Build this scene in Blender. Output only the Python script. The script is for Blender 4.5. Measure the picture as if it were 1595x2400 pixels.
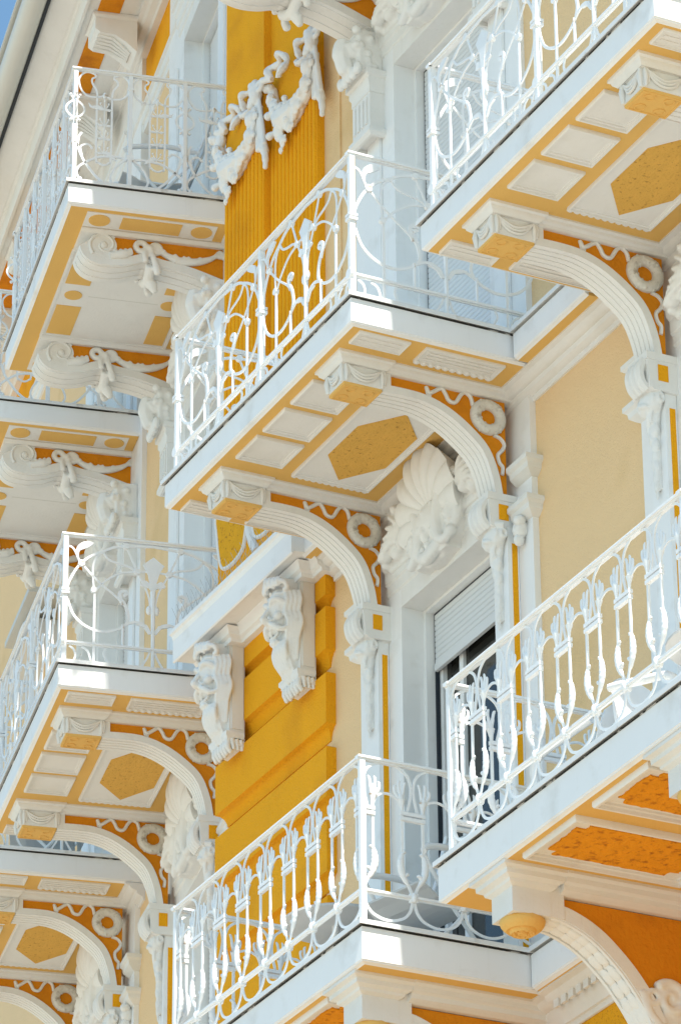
import bpy, bmesh, math, random
from mathutils import Vector, Matrix
random.seed(7)
S = bpy.context.scene
C = S.collection
for o in list(bpy.data.objects): bpy.data.objects.remove(o)
PI = math.pi

# ------------------------------------------------------------------ camera, sky, sun, exposure
YAW, PIT, ROL = math.radians(63.538), math.radians(27.144), math.radians(-0.467)
_d = Vector((-math.sin(YAW)*math.cos(PIT), math.cos(YAW)*math.cos(PIT), math.sin(PIT)))
_r = Vector((math.cos(YAW), math.sin(YAW), 0)); _u = _r.cross(_d)
_r2 = _r*math.cos(ROL)+_u*math.sin(ROL); _u2 = -_r*math.sin(ROL)+_u*math.cos(ROL)
cam = bpy.data.cameras.new('camera'); co = bpy.data.objects.new('camera', cam); C.objects.link(co)
M = Matrix((( _r2.x, _u2.x, -_d.x, 19.5539), (_r2.y, _u2.y, -_d.y, -9.7997), (_r2.z, _u2.z, -_d.z, -12.6476), (0, 0, 0, 1)))
co.matrix_world = M
cam.sensor_fit = 'VERTICAL'; cam.sensor_height = 24; cam.lens = 24*10283.3/2400
cam.clip_end = 4000; cam.clip_start = 0.1
S.camera = co
SUN = Vector((0.4965, -0.0593, 0.866)).normalized()
w = bpy.data.worlds.new('World'); S.world = w; w.use_nodes = True
nt = w.node_tree; bg = nt.nodes['Background']
sk = nt.nodes.new('ShaderNodeTexSky'); sk.sky_type = 'NISHITA'; sk.sun_disc = False
sk.sun_elevation = math.asin(SUN.z); sk.sun_rotation = math.atan2(SUN.x, SUN.y)
sk.air_density = 1.0; sk.dust_density = 0.4; sk.ozone_density = 1.0
wb = nt.nodes.new('ShaderNodeMix'); wb.data_type = 'RGBA'; wb.blend_type = 'MULTIPLY'; wb.inputs[0].default_value = 1; wb.inputs[7].default_value = (.83, 1.0, .95, 1)
nt.links.new(sk.outputs[0], wb.inputs[6]); nt.links.new(wb.outputs[2], bg.inputs[0]); bg.inputs[1].default_value = 0.10
sl = bpy.data.lights.new('sun', 'SUN'); sl.energy = 3.3; sl.angle = math.radians(0.5); sl.color = (1, .95, .87)
so = bpy.data.objects.new('sun', sl); C.objects.link(so)
so.rotation_euler = (-SUN).to_track_quat('-Z', 'Y').to_euler()
vs = S.view_settings; vs.view_transform = 'Standard'; vs.look = 'None'; vs.gamma = 1; vs.exposure = 1.27
vs.use_curve_mapping = False

# ------------------------------------------------------------------ materials
def mat(name, col, rough=.6, bump=0, bscale=60, var=.06, vscale=3, col2=None, mask=None, spec=.3, detail=4, streak=None):
    m = bpy.data.materials.new(name); m.use_nodes = True
    n = m.node_tree.nodes; l = m.node_tree.links; b = n['Principled BSDF']
    b.inputs['Roughness'].default_value = rough
    b.inputs['Specular IOR Level'].default_value = spec
    tc = n.new('ShaderNodeTexCoord')
    nz = n.new('ShaderNodeTexNoise'); nz.inputs['Scale'].default_value = vscale; nz.inputs['Detail'].default_value = 6
    l.new(tc.outputs['Object'], nz.inputs['Vector'])
    mx = n.new('ShaderNodeMix'); mx.data_type = 'RGBA'
    mx.inputs[6].default_value = (*[c*(1-var) for c in col], 1); mx.inputs[7].default_value = (*[min(1, c*(1+var)) for c in col], 1)
    l.new(nz.outputs['Fac'], mx.inputs[0])
    out = mx.outputs[2]
    if col2:
        n2 = n.new('ShaderNodeTexNoise'); n2.inputs['Scale'].default_value = mask[0]; n2.inputs['Detail'].default_value = mask[3] if len(mask) > 3 else 3
        l.new(tc.outputs['Object'], n2.inputs['Vector'])
        rp = n.new('ShaderNodeMapRange'); rp.inputs[1].default_value = mask[1]; rp.inputs[2].default_value = mask[2]
        l.new(n2.outputs['Fac'], rp.inputs[0])
        m2 = n.new('ShaderNodeMix'); m2.data_type = 'RGBA'; m2.inputs[7].default_value = (*col2, 1)
        l.new(out, m2.inputs[6]); l.new(rp.outputs[0], m2.inputs[0]); out = m2.outputs[2]
    if streak:      # rain streaks: a noise drawn out along the vertical
        mp = n.new('ShaderNodeMapping'); mp.inputs['Scale'].default_value = (streak[0], streak[0], streak[0]*.07)
        l.new(tc.outputs['Object'], mp.inputs['Vector'])
        n4 = n.new('ShaderNodeTexNoise'); n4.inputs['Scale'].default_value = 1; n4.inputs['Detail'].default_value = 7; n4.inputs['Roughness'].default_value = .65
        l.new(mp.outputs[0], n4.inputs['Vector'])
        r4 = n.new('ShaderNodeMapRange'); r4.inputs[1].default_value = streak[1]; r4.inputs[2].default_value = streak[2]; r4.inputs[4].default_value = streak[3]
        l.new(n4.outputs['Fac'], r4.inputs[0])
        m4 = n.new('ShaderNodeMix'); m4.data_type = 'RGBA'; m4.inputs[7].default_value = (*streak[4], 1)
        l.new(out, m4.inputs[6]); l.new(r4.outputs[0], m4.inputs[0]); out = m4.outputs[2]
    l.new(out, b.inputs['Base Color'])
    if bump:
        n3 = n.new('ShaderNodeTexNoise'); n3.inputs['Scale'].default_value = bscale; n3.inputs['Detail'].default_value = detail
        l.new(tc.outputs['Object'], n3.inputs['Vector'])
        bp = n.new('ShaderNodeBump'); bp.inputs['Strength'].default_value = bump; bp.inputs['Distance'].default_value = .01
        l.new(n3.outputs['Fac'], bp.inputs['Height']); l.new(bp.outputs[0], b.inputs['Normal'])
    return m
WHITE = mat('white_stucco', (.78, .77, .74), .75, .25, 45, .05, 2.5, (.68, .66, .60), (1.6, .52, .80, 8), streak=(9, .55, .80, .22, (.54, .51, .45)))
WPAINT = mat('white_paint', (.83, .835, .825), .5, .08, 30, .03, 4, (.72, .71, .68), (5, .58, .78, 6), streak=(16, .58, .82, .18, (.55, .54, .50)))
IRON = mat('white_iron_paint', (.83, .84, .835), .42, .15, 80, .03, 8, (.48, .34, .22), (11, .68, .75, 4), .45)
TRAY = mat('white_sheet_metal', (.74, .75, .74), .4, .1, 8, .05, 5, (.45, .42, .38), (9, .62, .8, 6), .5)
DARK = mat('dark_joint', (.035, .034, .03), .9, 0, 30, .3, 5, (.55, .54, .52), (6, .56, .60, 5))
LOCHRE = mat('light_ochre_stucco', (.75, .46, .135), .85, .35, 70, .06, 3)
OCHRE = mat('deep_ochre_stucco', (.86, .385, .005), .9, .9, 70, .08, 1.4, (.70, .29, .006), (2.2, .50, .80, 8), streak=(5, .52, .78, .25, (.66, .33, .02)))
ORANGE = mat('orange_stucco', (.70, .25, .007), .9, .8, 40, .12, 5, (.42, .12, .006), (4, .52, .8, 8))
CREAM = mat('cream_stucco', (.82, .585, .325), .9, .7, 85, .05, 1.6, (.66, .45, .20), (1.1, .55, .8, 6))
ROUGHL = mat('light_ochre_roughcast', (.70, .40, .085), .95, 1.0, 55, .10, 14, (.38, .19, .04), (38, .60, .72, 3))
ROUGHO = mat('orange_roughcast', (.78, .31, .010), .95, 1.0, 42, .15, 12, (.42, .13, .006), (26, .54, .72, 5))
ROUGHY = mat('yellow_roughcast', (.76, .37, .012), .95, 1.0, 60, .12, 16, (.45, .18, .01), (45, .58, .7, 3))
SHUT = mat('grey_white_shutter', (.68, .70, .71), .5, 0, 30, .03, 3)
GASKET = mat('dark_gasket', (.018, .025, .035), .5)
GLASSD = mat('dark_window_glass', (.025, .025, .022), .06, 0, 10, .3, 1.5, spec=.6)
GUTTER = mat('grey_white_gutter', (.63, .62, .57), .45, .08, 8, .06, 3)
GREY = mat('grey_canvas', (.62, .61, .58), .8, .2, 200, .06, 4)
STONE = mat('worn_white_stone', (.78, .775, .75), .8, .4, 40, .06, 6, (.56, .53, .47), (9, .60, .82, 6))
WREATH = mat('wreath_stone', (.70, .68, .62), .85, .7, 45, .10, 10, (.42, .38, .32), (22, .58, .72, 4))
GROUND = mat('pale_paving', (.39, .35, .285), .9, .1, 3, .08, .4)
STEEL = mat('steel_wire', (.45, .45, .44), .4)

# ------------------------------------------------------------------ mesh helpers
def cr(p, n=6, closed=False):
    P = [Vector(q) for q in p]
    if len(P) < 3 and not closed: return P
    out = []; m = len(P); rng = range(m if closed else m-1)
    for i in rng:
        if closed: a, b, c, d = P[(i-1) % m], P[i], P[(i+1) % m], P[(i+2) % m]
        else: a, b, c, d = P[max(i-1, 0)], P[i], P[i+1], P[min(i+2, m-1)]
        for k in range(n):
            t = k/n
            out.append(.5*((2*b)+(c-a)*t+(2*a-5*b+4*c-d)*t*t+(3*b-a-3*c+d)*t**3))
    if not closed: out.append(P[-1])
    return out
class MB:
    def __init__(s): s.v = []; s.f = []
    def add(s, vs, fs):
        o = len(s.v); s.v += [tuple(q) for q in vs]; s.f += [tuple(i+o for i in f) for f in fs]
    def box(s, x0, x1, y0, y1, z0, z1):
        s.add([(x, y, z) for x in (x0, x1) for y in (y0, y1) for z in (z0, z1)],
              [(0, 1, 3, 2), (4, 6, 7, 5), (0, 4, 5, 1), (2, 3, 7, 6), (0, 2, 6, 4), (1, 5, 7, 3)])
        return s
    def prism(s, poly, ax, a, b):
        n = len(poly)
        def p(q, t): return {'x': (t, q[0], q[1]), 'y': (q[0], t, q[1]), 'z': (q[0], q[1], t)}[ax]
        s.add([p(q, a) for q in poly]+[p(q, b) for q in poly],
              [tuple(range(n)), tuple(range(2*n-1, n-1, -1))]+[(i, (i+1) % n, n+(i+1) % n, n+i) for i in range(n)])
        return s
    def sweep(s, path, prof, closed=False, pclosed=True):
        P = [Vector(q) for q in path]; m = len(P); k = len(prof)
        seg = [(P[(i+1) % m]-P[i]).normalized() for i in range(m if closed else m-1)]
        nr = [Vector((t.y, -t.x)) for t in seg]
        vs = []
        for i in range(m):
            if closed: a, b = nr[i-1], nr[i]
            else: a, b = nr[max(i-1, 0)], nr[min(i, m-2)]
            mt = (a+b)/(1+a.dot(b))
            for o, z in prof: q = P[i]+mt*o; vs.append((q.x, q.y, z))
        fs = []
        for i in range(m if closed else m-1):
            j = (i+1) % m
            for t in range(k if pclosed else k-1):
                u = (t+1) % k
                fs.append((i*k+t, j*k+t, j*k+u, i*k+u))
        if pclosed and not closed: fs += [tuple(range(k)), tuple(range((m-1)*k+k-1, (m-1)*k-1, -1))]
        s.add(vs, fs); return s
    def tube(s, pts, r, n=6, closed=False, flat=1.0, up=None):
        P = [Vector(q) for q in pts]; m = len(P)
        if m < 2: return s
        T = []
        for i in range(m):
            a = P[(i-1) % m] if closed or i > 0 else P[0]; b = P[(i+1) % m] if closed or i < m-1 else P[-1]
            t = (b-a); T.append(t.normalized() if t.length > 1e-9 else Vector((0, 0, 1)))
        N = Vector(up) if up else (Vector((0, 1, 0)) if abs(T[0].y) < .9 else Vector((1, 0, 0)))
        vs = []
        for i in range(m):
            if up: N = Vector(up)
            N = (N-T[i]*N.dot(T[i])); N = N.normalized() if N.length > 1e-6 else T[i].orthogonal().normalized()
            B = T[i].cross(N); rr = r[i] if isinstance(r, (list, tuple)) else r
            for k in range(n):
                a = 2*PI*(k+.5)/n; vs.append(P[i]+N*(math.cos(a)*rr*flat)+B*(math.sin(a)*rr))
        fs = [(i*n+k, i*n+(k+1) % n, ((i+1) % m)*n+(k+1) % n, ((i+1) % m)*n+k) for i in range(m if closed else m-1) for k in range(n)]
        if not closed: fs += [tuple(range(n)), tuple(range((m-1)*n+n-1, (m-1)*n-1, -1))]
        s.add(vs, fs); return s
    def ball(s, c, r, nu=10, nv=6, rot=None):
        r = (r, r, r) if not isinstance(r, (tuple, list)) else r; c = Vector(c); vs = []; fs = []
        for j in range(1, nv):
            t = PI*j/nv
            for i in range(nu):
                p = 2*PI*i/nu; q = Vector((r[0]*math.sin(t)*math.cos(p), r[1]*math.sin(t)*math.sin(p), r[2]*math.cos(t)))
                if rot: q = rot @ q
                vs.append(c+q)
        tp, bt = Vector((0, 0, r[2])), Vector((0, 0, -r[2]))
        if rot: tp, bt = rot @ tp, rot @ bt
        a = len(vs); vs += [c+tp, c+bt]
        for j in range(nv-2):
            for i in range(nu): fs.append((j*nu+i, j*nu+(i+1) % nu, (j+1)*nu+(i+1) % nu, (j+1)*nu+i))
        for i in range(nu):
            fs.append((a, (i+1) % nu, i)); k = (nv-2)*nu; fs.append((a+1, k+i, k+(i+1) % nu))
        s.add(vs, fs); return s
    def disc(s, c, r, h, ax='y', n=14):
        q = [(r*math.cos(2*PI*i/n), r*math.sin(2*PI*i/n)) for i in range(n)]
        c = Vector(c)
        if ax == 'y': s.prism([(c.x+a, c.z+b) for a, b in q], 'y', c.y-h, c.y+h)
        elif ax == 'x': s.prism([(c.y+a, c.z+b) for a, b in q], 'x', c.x-h, c.x+h)
        else: s.prism([(c.x+a, c.y+b) for a, b in q], 'z', c.z-h, c.z+h)
        return s
    def torus(s, c, R, r, ax='y', n=20, k=7):
        c = Vector(c); pts = []
        for i in range(n):
            a = 2*PI*i/n; u, v = R*math.cos(a), R*math.sin(a)
            pts.append(c+{'y': Vector((u, 0, v)), 'x': Vector((0, u, v)), 'z': Vector((u, v, 0))}[ax])
        return s.tube(pts, r, k, True)
    def lathe(s, prof, c=(0, 0, 0), n=24):
        c = Vector(c); k = len(prof); vs = []
        for i in range(n):
            a = 2*PI*i/n
            for r, z in prof: vs.append(c+Vector((r*math.cos(a), r*math.sin(a), z)))
        fs = [(i*k+j, ((i+1) % n)*k+j, ((i+1) % n)*k+j+1, i*k+j+1) for i in range(n) for j in range(k-1)]
        s.add(vs, fs); return s
    def mesh(s, name, m, smooth=None):
        me = bpy.data.meshes.new(name); me.from_pydata(s.v, [], s.f)
        bm = bmesh.new(); bm.from_mesh(me); bmesh.ops.recalc_face_normals(bm, faces=bm.faces); bm.to_mesh(me); bm.free()
        me.materials.append(m)
        if smooth is not None:
            me.polygons.foreach_set('use_smooth', [True]*len(me.polygons)); me.set_sharp_from_angle(angle=math.radians(smooth))
        return me
def obj(name, me, parent=None, loc=(0, 0, 0), rz=0):
    o = bpy.data.objects.new(name, me); C.objects.link(o); o.parent = parent; o.location = loc; o.rotation_euler = (0, 0, rz)
    return o
def part(name, mb, m, parent=None, loc=(0, 0, 0), rz=0, smooth=None):
    return obj(name, mb.mesh(name, m, smooth), parent, loc, rz)
def melt(name, mb, m, vox=.008, it=3, smooth=True):
    """fuse overlapping lumps of modelled plaster into one carved surface"""
    me = mb.mesh(name, m)
    o = bpy.data.objects.new('tmp', me); C.objects.link(o)
    r = o.modifiers.new('r', 'REMESH'); r.mode = 'VOXEL'; r.voxel_size = vox
    if it:
        q = o.modifiers.new('s', 'SMOOTH'); q.iterations = it; q.factor = .5
    dg = bpy.context.evaluated_depsgraph_get()
    out = bpy.data.meshes.new_from_object(o.evaluated_get(dg)); out.name = name
    bpy.data.objects.remove(o)
    out.polygons.foreach_set('use_smooth', [True]*len(out.polygons))
    if not out.materials: out.materials.append(m)
    return out
def thing(name, label, cat, loc=(0, 0, 0), rz=0, group=None):
    o = bpy.data.objects.new(name, None); C.objects.link(o); o.location = loc; o.rotation_euler = (0, 0, rz)
    o.empty_display_size = .2
    o['label'] = label; o['category'] = cat
    if group: o['group'] = group
    return o
def copy_thing(root, loc, rz, label):
    def cp(o, par):
        c = o.copy(); C.objects.link(c); c.parent = par
        for ch in kids.get(o.name, []): cp(ch, c)
        return c
    kids = {}
    for o in bpy.data.objects:
        if o.parent: kids.setdefault(o.parent.name, []).append(o)
    c = cp(root, None); c.location = loc; c.rotation_euler = (0, 0, rz); c['label'] = label
    return c

# ------------------------------------------------------------------ frames of the two wings
OX, OY, DL = -5.2929, 0.41499, math.radians(-12.1755)
cD, sD = math.cos(DL), math.sin(DL)
def F2(x, y, z): return (OX+cD*x-sD*y, OY+sD*x+cD*y, z)
Z1, Z2, Z3 = -3.876, 0.0, 3.93
GZ = -14.3
HW = 1.323          # half width of the lower balconies
HW3 = 1.30          # half width of the top floor balconies
YW = 1.31           # wall plane behind the balcony front
# ground
part('ground', MB().box(-900, 900, -900, 900, GZ-.5, GZ), GROUND)['kind'] = 'structure'

# ================================================================== BALCONIES
def upath(hw, y1=YW, y0=0): return [(-hw, y1), (-hw, y0), (hw, y0), (hw, y1)]
def rect(x0, x1, y0, y1): return [(x0, y0), (x1, y0), (x1, y1), (x0, y1)]   # ccw: outward normals point out
def slab(b, hw, zb, tray=.024):
    """slab, its drip tray, dark joint and soffit; zb = soffit level"""
    p = upath(hw)
    s = MB().sweep(p, [(-.026, -.028), (-.022, -.032), (-.022, zb+.018), (-.027, zb+.015), (-.027, zb+.009), (-.042, zb+.003), (-.050, zb-.002), (-.050, zb+.02), (-.2, zb+.02), (-.2, -.028)])
    part('fascia', s, WPAINT, b)
    t = MB().sweep(p, [(0, .004), (0, -tray), (-.004, -tray), (-.006, -.008), (-.3, -.006), (-.3, .004)])
    t.box(-hw+.25, hw-.25, .25, YW, -.005, .003)
    part('drip_tray', t, TRAY, b)
    j = MB().sweep(p, [(-.0205, -.0225), (-.0205, -.029), (-.1, -.029), (-.1, -.0225)])
    part('joint', j, DARK, b)
    f = MB().box(-hw+.048, hw-.048, .048, YW, zb, -.06)
    part('soffit', f, LOCHRE, b)
def frame_prof(z, w=.05, d=.02):
    return [(0, z+.004), (0, z-d*.8), (-w*.10, z-d*1.15), (-w*.30, z-d*1.15), (-w*.34, z-d*.60), (-w*.60, z-d*.55), (-w*.64, z-d*.2), (-w, z-.006), (-w, z+.004)]
def panel(b, x0, x1, y0, y1, zb, w=.05, d=.02, infill=WHITE):
    m = MB().box(x0+.01, x1-.01, y0+.01, y1-.01, zb-.005, zb+.002)
    o = part('soffit_panel', m, infill, b)
    part('moulding', MB().sweep(rect(x0, x1, y0, y1), frame_prof(zb, w, d), True), WHITE, o, smooth=40)
    return o
def beads(o, x, y0, y1, z, n, r):
    m = MB()
    for i in range(n): m.ball((x, y0+(y1-y0)*(i+.5)/n, z), (r*.9, r, r*.6), 8, 5)
    part('bead_row', m, WHITE, o, smooth=60)
def bedmould(b, hw, zb, h=.10, d=.15):
    pr = [(0, zb), (d, zb), (d, zb-.012), (d*.8, zb-.02), (d*.72, zb-.04), (d*.55, zb-.055), (d*.45, zb-.055), (d*.4, zb-.08), (d*.2, zb-h), (.02, zb-h), (.015, zb-h-.03), (0, zb-h-.03)]
    part('bed_moulding', MB().sweep([(-hw+.02, YW), (hw-.02, YW)], pr), WHITE, b, smooth=35)

# --- railing patterns: (s, h) in metres, s along the rail, h above the slab
def P3(c, y=0, mir=None):
    return [(((2*mir-a) if mir is not None else a), y, h) for a, h in c]
def bar(m, c, r=.0095, n=5, y=0, mir=None, k=5):
    r = r*1.12; n = 4
    m.tube(cr(P3(c, y, mir), k) if len(c) > 2 else [Vector(q) for q in P3(c, y, mir)], r, n, flat=.52, up=(0, 1, 0)); return m
def flat(m, poly, t=.006, mir=None, y=0):
    q = [((2*mir-a) if mir is not None else a, h) for a, h in poly]
    return m.prism(q, 'y', y-t, y+t)
def smooth2(poly, k=4): return [(v.x, v.y) for v in cr([(a, b, 0) for a, b in poly], k, True)]

R2 = dict(
 arc=[(.128, .558), (.127, .597), (.144, .654), (.185, .738), (.22, .785), (.263, .83), (.313, .863), (.363, .889), (.442, .93), (.525, .947), (.717, .966)],
 diag=[(.22, .785), (.287, .71), (.36, .639), (.447, .57), (.506, .514)],
 loop=[(.37, .882), (.327, .849), (.303, .783), (.301, .704), (.309, .59)],
 wave=[(.37, .882), (.407, .834), (.473, .81), (.545, .795), (.607, .762)],
 link=[(.528, .948), (.607, .762)],
 n35=[(.309, .59), (.339, .609), (.367, .648), (.431, .702), (.503, .742), (.607, .762)],
 fanlink=[(.607, .762), (.69, .771)], nleaf=[(.607, .762), (.652, .672)],
 drop=[(.652, .672), (.678, .612), (.697, .527), (.687, .456)],
 fan=[(.646, .822), (.718, .882), (.793, .822), (.765, .773), (.742, .69), (.728, .60), (.707, .60), (.683, .747), (.668, .777)],
 leaf=[(.197, .81), (.182, .88), (.196, .921), (.246, .955), (.304, .946), (.261, .909), (.24, .898), (.204, .874)],
 hook=[(.121, .908), (.153, .9), (.179, .864), (.2, .811), (.22, .785)],
 U=[(.125, .518), (.163, .405), (.222, .334), (.309, .289), (.395, .282), (.48, .311), (.537, .353), (.594, .375), (.652, .365), (.7, .308)],
 curl=[(.513, .499), (.491, .552), (.49, .591), (.519, .602), (.537, .588), (.512, .562)],
 leafstem=[(.506, .53), (.535, .478), (.551, .401), (.534, .352)])
def r2_meshes(mir):
    t = 'm' if mir is not None else ''
    out = []
    m = bar(MB(), R2['arc'], .011, mir=mir); m.disc((((2*mir-.22) if mir else .22), 0, .785), .024, .012); m.disc(((2*mir-.528) if mir else .528, 0, .948), .022, .012)
    out.append(('arch_scroll', m))
    m = MB()
    for k in ('diag', 'loop', 'wave', 'link', 'n35', 'fanlink', 'nleaf'): bar(m, R2[k], .0085, mir=mir)
    m.disc(((2*mir-.607) if mir else .607, 0, .762), .022, .012); m.disc(((2*mir-.309) if mir else .309, 0, .59), .022, .012)
    out.append(('vine_scroll', m))
    x = (2*mir-.315) if mir else .315
    out.append(('baluster', MB().tube([(x, 0, .59), (x, 0, .02)], .0118, 4, flat=.7, up=(0, 1, 0))))
    m = bar(MB(), R2['U'], .011, mir=mir); flat(m, [(.63, .378), (.68, .36), (.712, .30), (.69, .295), (.655, .345), (.6, .36)], .007, mir)
    out.append(('whip_scroll', m))
    m = bar(MB(), R2['hook'], .009, mir=mir); flat(m, smooth2(R2['leaf']), .007, mir); out.append(('leaf', m))
    m = bar(MB(), R2['leafstem'], .013, mir=mir); bar(m, R2['curl'], .015, mir=mir)
    x = (2*mir-.513) if mir else .513
    m.tube([(x, 0, .35), (x, 0, .16)], .009, 6); out.append(('bud', m))
    m = bar(MB(), R2['drop'], .008, mir=mir); x = (2*mir-.69) if mir else .69
    m.ball((x, 0, .475), (.02, .012, .035), 8, 6); x = (2*mir-.675) if mir else .675
    flat(m, [((2*mir-q) if mir else q, h) for q, h in smooth2([(.63, .665), (.66, .70), (.70, .67), (.71, .62), (.69, .645), (.66, .65)])], .006); out.append(('drop_leaf', m))
    for c in ([(.147, .15), (.179, .127), (.191, .081), (.177, .04)], [(.232, .152), (.276, .122), (.302, .03)], [(.397, .158), (.383, .118), (.405, .066), (.434, .03)], [(.698, .156), (.677, .103), (.628, .02)]):
        out.append(('foot_scroll', bar(MB(), c, .009, mir=mir)))
    return [(n, q.mesh(n, IRON, 50)) for n, q in out]
R2A = r2_meshes(None); R2B = r2_meshes(.717)
_m = MB(); flat(_m, R2['fan'], .008); _m.tube([(.717, 0, .62), (.72, 0, .4), (.722, 0, .02)], [.02, .014, .012], 6)
R2F = _m.mesh('fan_stem', IRON, 40)
def post_mesh(h=1.0, r=.017, collar=None):
    m = MB().box(-r, r, -r, r, .0, h)
    if collar: m.box(-r-.012, r+.012, -r-.01, r+.01, collar-.022, collar-.004); m.box(-r-.012, r+.012, -r-.01, r+.01, collar+.004, collar+.022)
    return m.mesh('post', IRON)
PM2, PM1, PM3 = post_mesh(.99, .017, .556), post_mesh(1.0, .016), post_mesh(.99, .015)
_m = MB().box(-.05, .045, -.012, .012, .662, .684); _m.box(-.05, .045, -.012, .012, .695, .717)
def rails(length, h, low, m=None):
    m = m or MB()
    m.sweep([(-.03, 0), (length, 0)], [(.022, h+.002), (.024, h-.002), (.024, h-.012), (.012, h-.012), (.012, h-.022), (-.012, h-.022), (-.012, h-.012), (-.024, h-.012), (-.024, h-.002), (-.022, h+.002)])
    return m
def low_rail(length, low):
    return MB().sweep([(0, 0), (length, 0)], [(.016, low+.008), (.016, low-.006), (.006, low-.006), (.006, low-.015), (-.006, low-.015), (-.006, low-.006), (-.016, low-.006), (-.016, low+.008)])
def railing(b, design, loc, rz, length, units, ends=(True, True), lead=0.0):
    low = {1: .215, 2: .177, 3: 0}[design]
    o = part('railing', rails(length, 1.0, low), IRON, b, loc, rz)
    if low: part('bottom_rail', low_rail(length, low), IRON, o)
    if design == 2:
        pitch = length/units
        for k in range(units):
            sc = pitch/1.214; off = k*pitch-.11*sc
            for n, me in R2A+R2B+[('fan_stem', R2F)]:
                q = obj(n, me, o, (off, 0, 0)); q.scale = (sc, 1, 1)
        for k in range(units+1):
            if (k == 0 and not ends[0]) or (k == units and not ends[1]): continue
            q = obj('post', PM2, o, (k*pitch, 0, 0))
            obj('node_disc', NODE, o, (k*pitch, 0, .177))
    elif design == 1:
        pitch = length/units
        for k in range(units+1):
            for n, me, sd in R1P:
                if sd == 'arch' and k == units: continue
                if sd == -1 and k == 0: continue
                if sd == 1 and k == units: continue
                q = obj(n, me, o, (k*pitch, 0, 0)); q.scale = (pitch/.300, 1, 1) if sd == 'arch' else (1, 1, 1)
            if (k == 0 and ends[0]) or (k == units and ends[1]): obj('post', PM1, o, (k*pitch, 0, 0))
            elif 0 < k < units: obj('joint_knot', KNOT, o, (k*pitch, 0, .215))
    else:
        pitch = length/units; h = pitch/2
        for k in range(int(units*2)):
            even = k % 2 == 0
            for n, me in (R3A if even else R3B):
                q = obj(n, me, o, (k*h if even else (k-1)*h, 0, 0)); q.scale = (pitch/.815, 1, 1)
        nn = int(units*2)
        for k in range(0, nn+1, 2): obj('lyre_ornament', LYRE, o, (k*h, 0, 0))
        for k in range(nn+1):
            if (k == 0 and not ends[0]) or (k == nn and not ends[1]): continue
            obj('post', PM3, o, (k*h, 0, 0))
            if k % 2: obj('lyre_scroll', LYREB, o, (k*h, 0, 0))
    return o
NODE = MB().disc((0, -.012, 0), .034, .012).mesh('node_disc', IRON, 40)
# --- tulip railing: unit joint at s=0, bars at +-.068
def leafbud(sg):
    m = bar(MB(), [(sg*.004, .225), (sg*.03, .285), (sg*.058, .32)], .010)
    c = cr([(sg*.030, 0, .285), (sg*.056, 0, .325), (sg*.072, 0, .37), (sg*.076, 0, .41), (sg*.070, 0, .45), (sg*.062, 0, .475)], 6)
    n = len(c); m.tube(c, [(.0075+.0145*math.sin(PI*min(1, (i/(n-1))*1.02))**.8)*(1+.055*math.cos(i*1.6)) for i in range(n)], 10, flat=.72, up=(0, 1, 0))
    m.tube(cr([(sg*.050, 0, .335), (sg*.036, 0, .35), (sg*.024, 0, .345)], 3), [.012]*4+[.010, .008, .004], 6)
    m.tube(cr([(sg*.064, 0, .465), (sg*.052, 0, .478), (sg*.042, 0, .472)], 3), [.010]*4+[.008, .006, .004], 6)
    return m.mesh('leaf_bud', IRON, 70)
def tulip(sg):
    m = MB().tube([(sg*.064, 0, .70), (sg*.064, 0, .75), (sg*.068, 0, .785)], [.009, .013, .026], 8, flat=.7, up=(0, 1, 0))
    m.ball((sg*.070, 0, .798), (.019, .012, .026), 8, 6)
    for p in ([(.082, .79), (.104, .825), (.108, .855), (.097, .868)], [(.072, .80), (.080, .845), (.082, .88), (.074, .898)], [(.062, .79), (.054, .84), (.046, .88), (.036, .895)]):
        m.tube(cr([(sg*q, 0, h) for q, h in p], 4), [.011]*5+[.009]*4+[.009, .007, .005, .003], 6, flat=.7, up=(0, 1, 0))
    return m.mesh('tulip', IRON, 70)
R1P = []
for sg in (-1, 1):
    R1P.append(('baluster', MB().tube([(sg*.064, 0, .455), (sg*.064, 0, .72)], .0108, 4, flat=.7, up=(0, 1, 0)).mesh('baluster', IRON, 40), sg))
    R1P.append(('leaf_bud', leafbud(sg), sg)); R1P.append(('tulip', tulip(sg), sg))
    R1P.append(('tie_bar', MB().box(min(0, sg*.075), max(0, sg*.075), -.012, .012, .662, .683).box(min(0, sg*.075), max(0, sg*.075), -.012, .012, .693, .714).mesh('tie_bar', IRON), sg))
m = bar(MB(), [(.068, .74), (.085, .78), (.12, .80), (.15, .806), (.18, .80), (.215, .78), (.232, .74)], .0085); R1P.append(('small_arch', m.mesh('small_arch', IRON, 50), 'arch'))
m = bar(MB(), [(.03, .72), (.012, .80), (.008, .87), (.03, .935), (.085, .975), (.15, .99), (.215, .975), (.27, .935), (.292, .87), (.288, .80), (.27, .72)], .0095); R1P.append(('big_arch', m.mesh('big_arch', IRON, 50), 'arch'))
m = bar(MB(), [(.004, .2), (.018, .14), (.05, .095), (.10, .07), (.15, .062), (.20, .07), (.25, .095), (.282, .14), (.296, .2)], .0095); R1P.append(('foot_loop', m.mesh('foot_loop', IRON, 50), 'arch'))
m = MB().box(-.022, .022, -.014, .014, -.026, .026); m.ball((0, -.012, .0), (.02, .014, .03), 8, 5); m.ball((0, .012, .0), (.02, .014, .03), 8, 5)
KNOT = m.mesh('joint_knot', IRON, 50)
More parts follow.
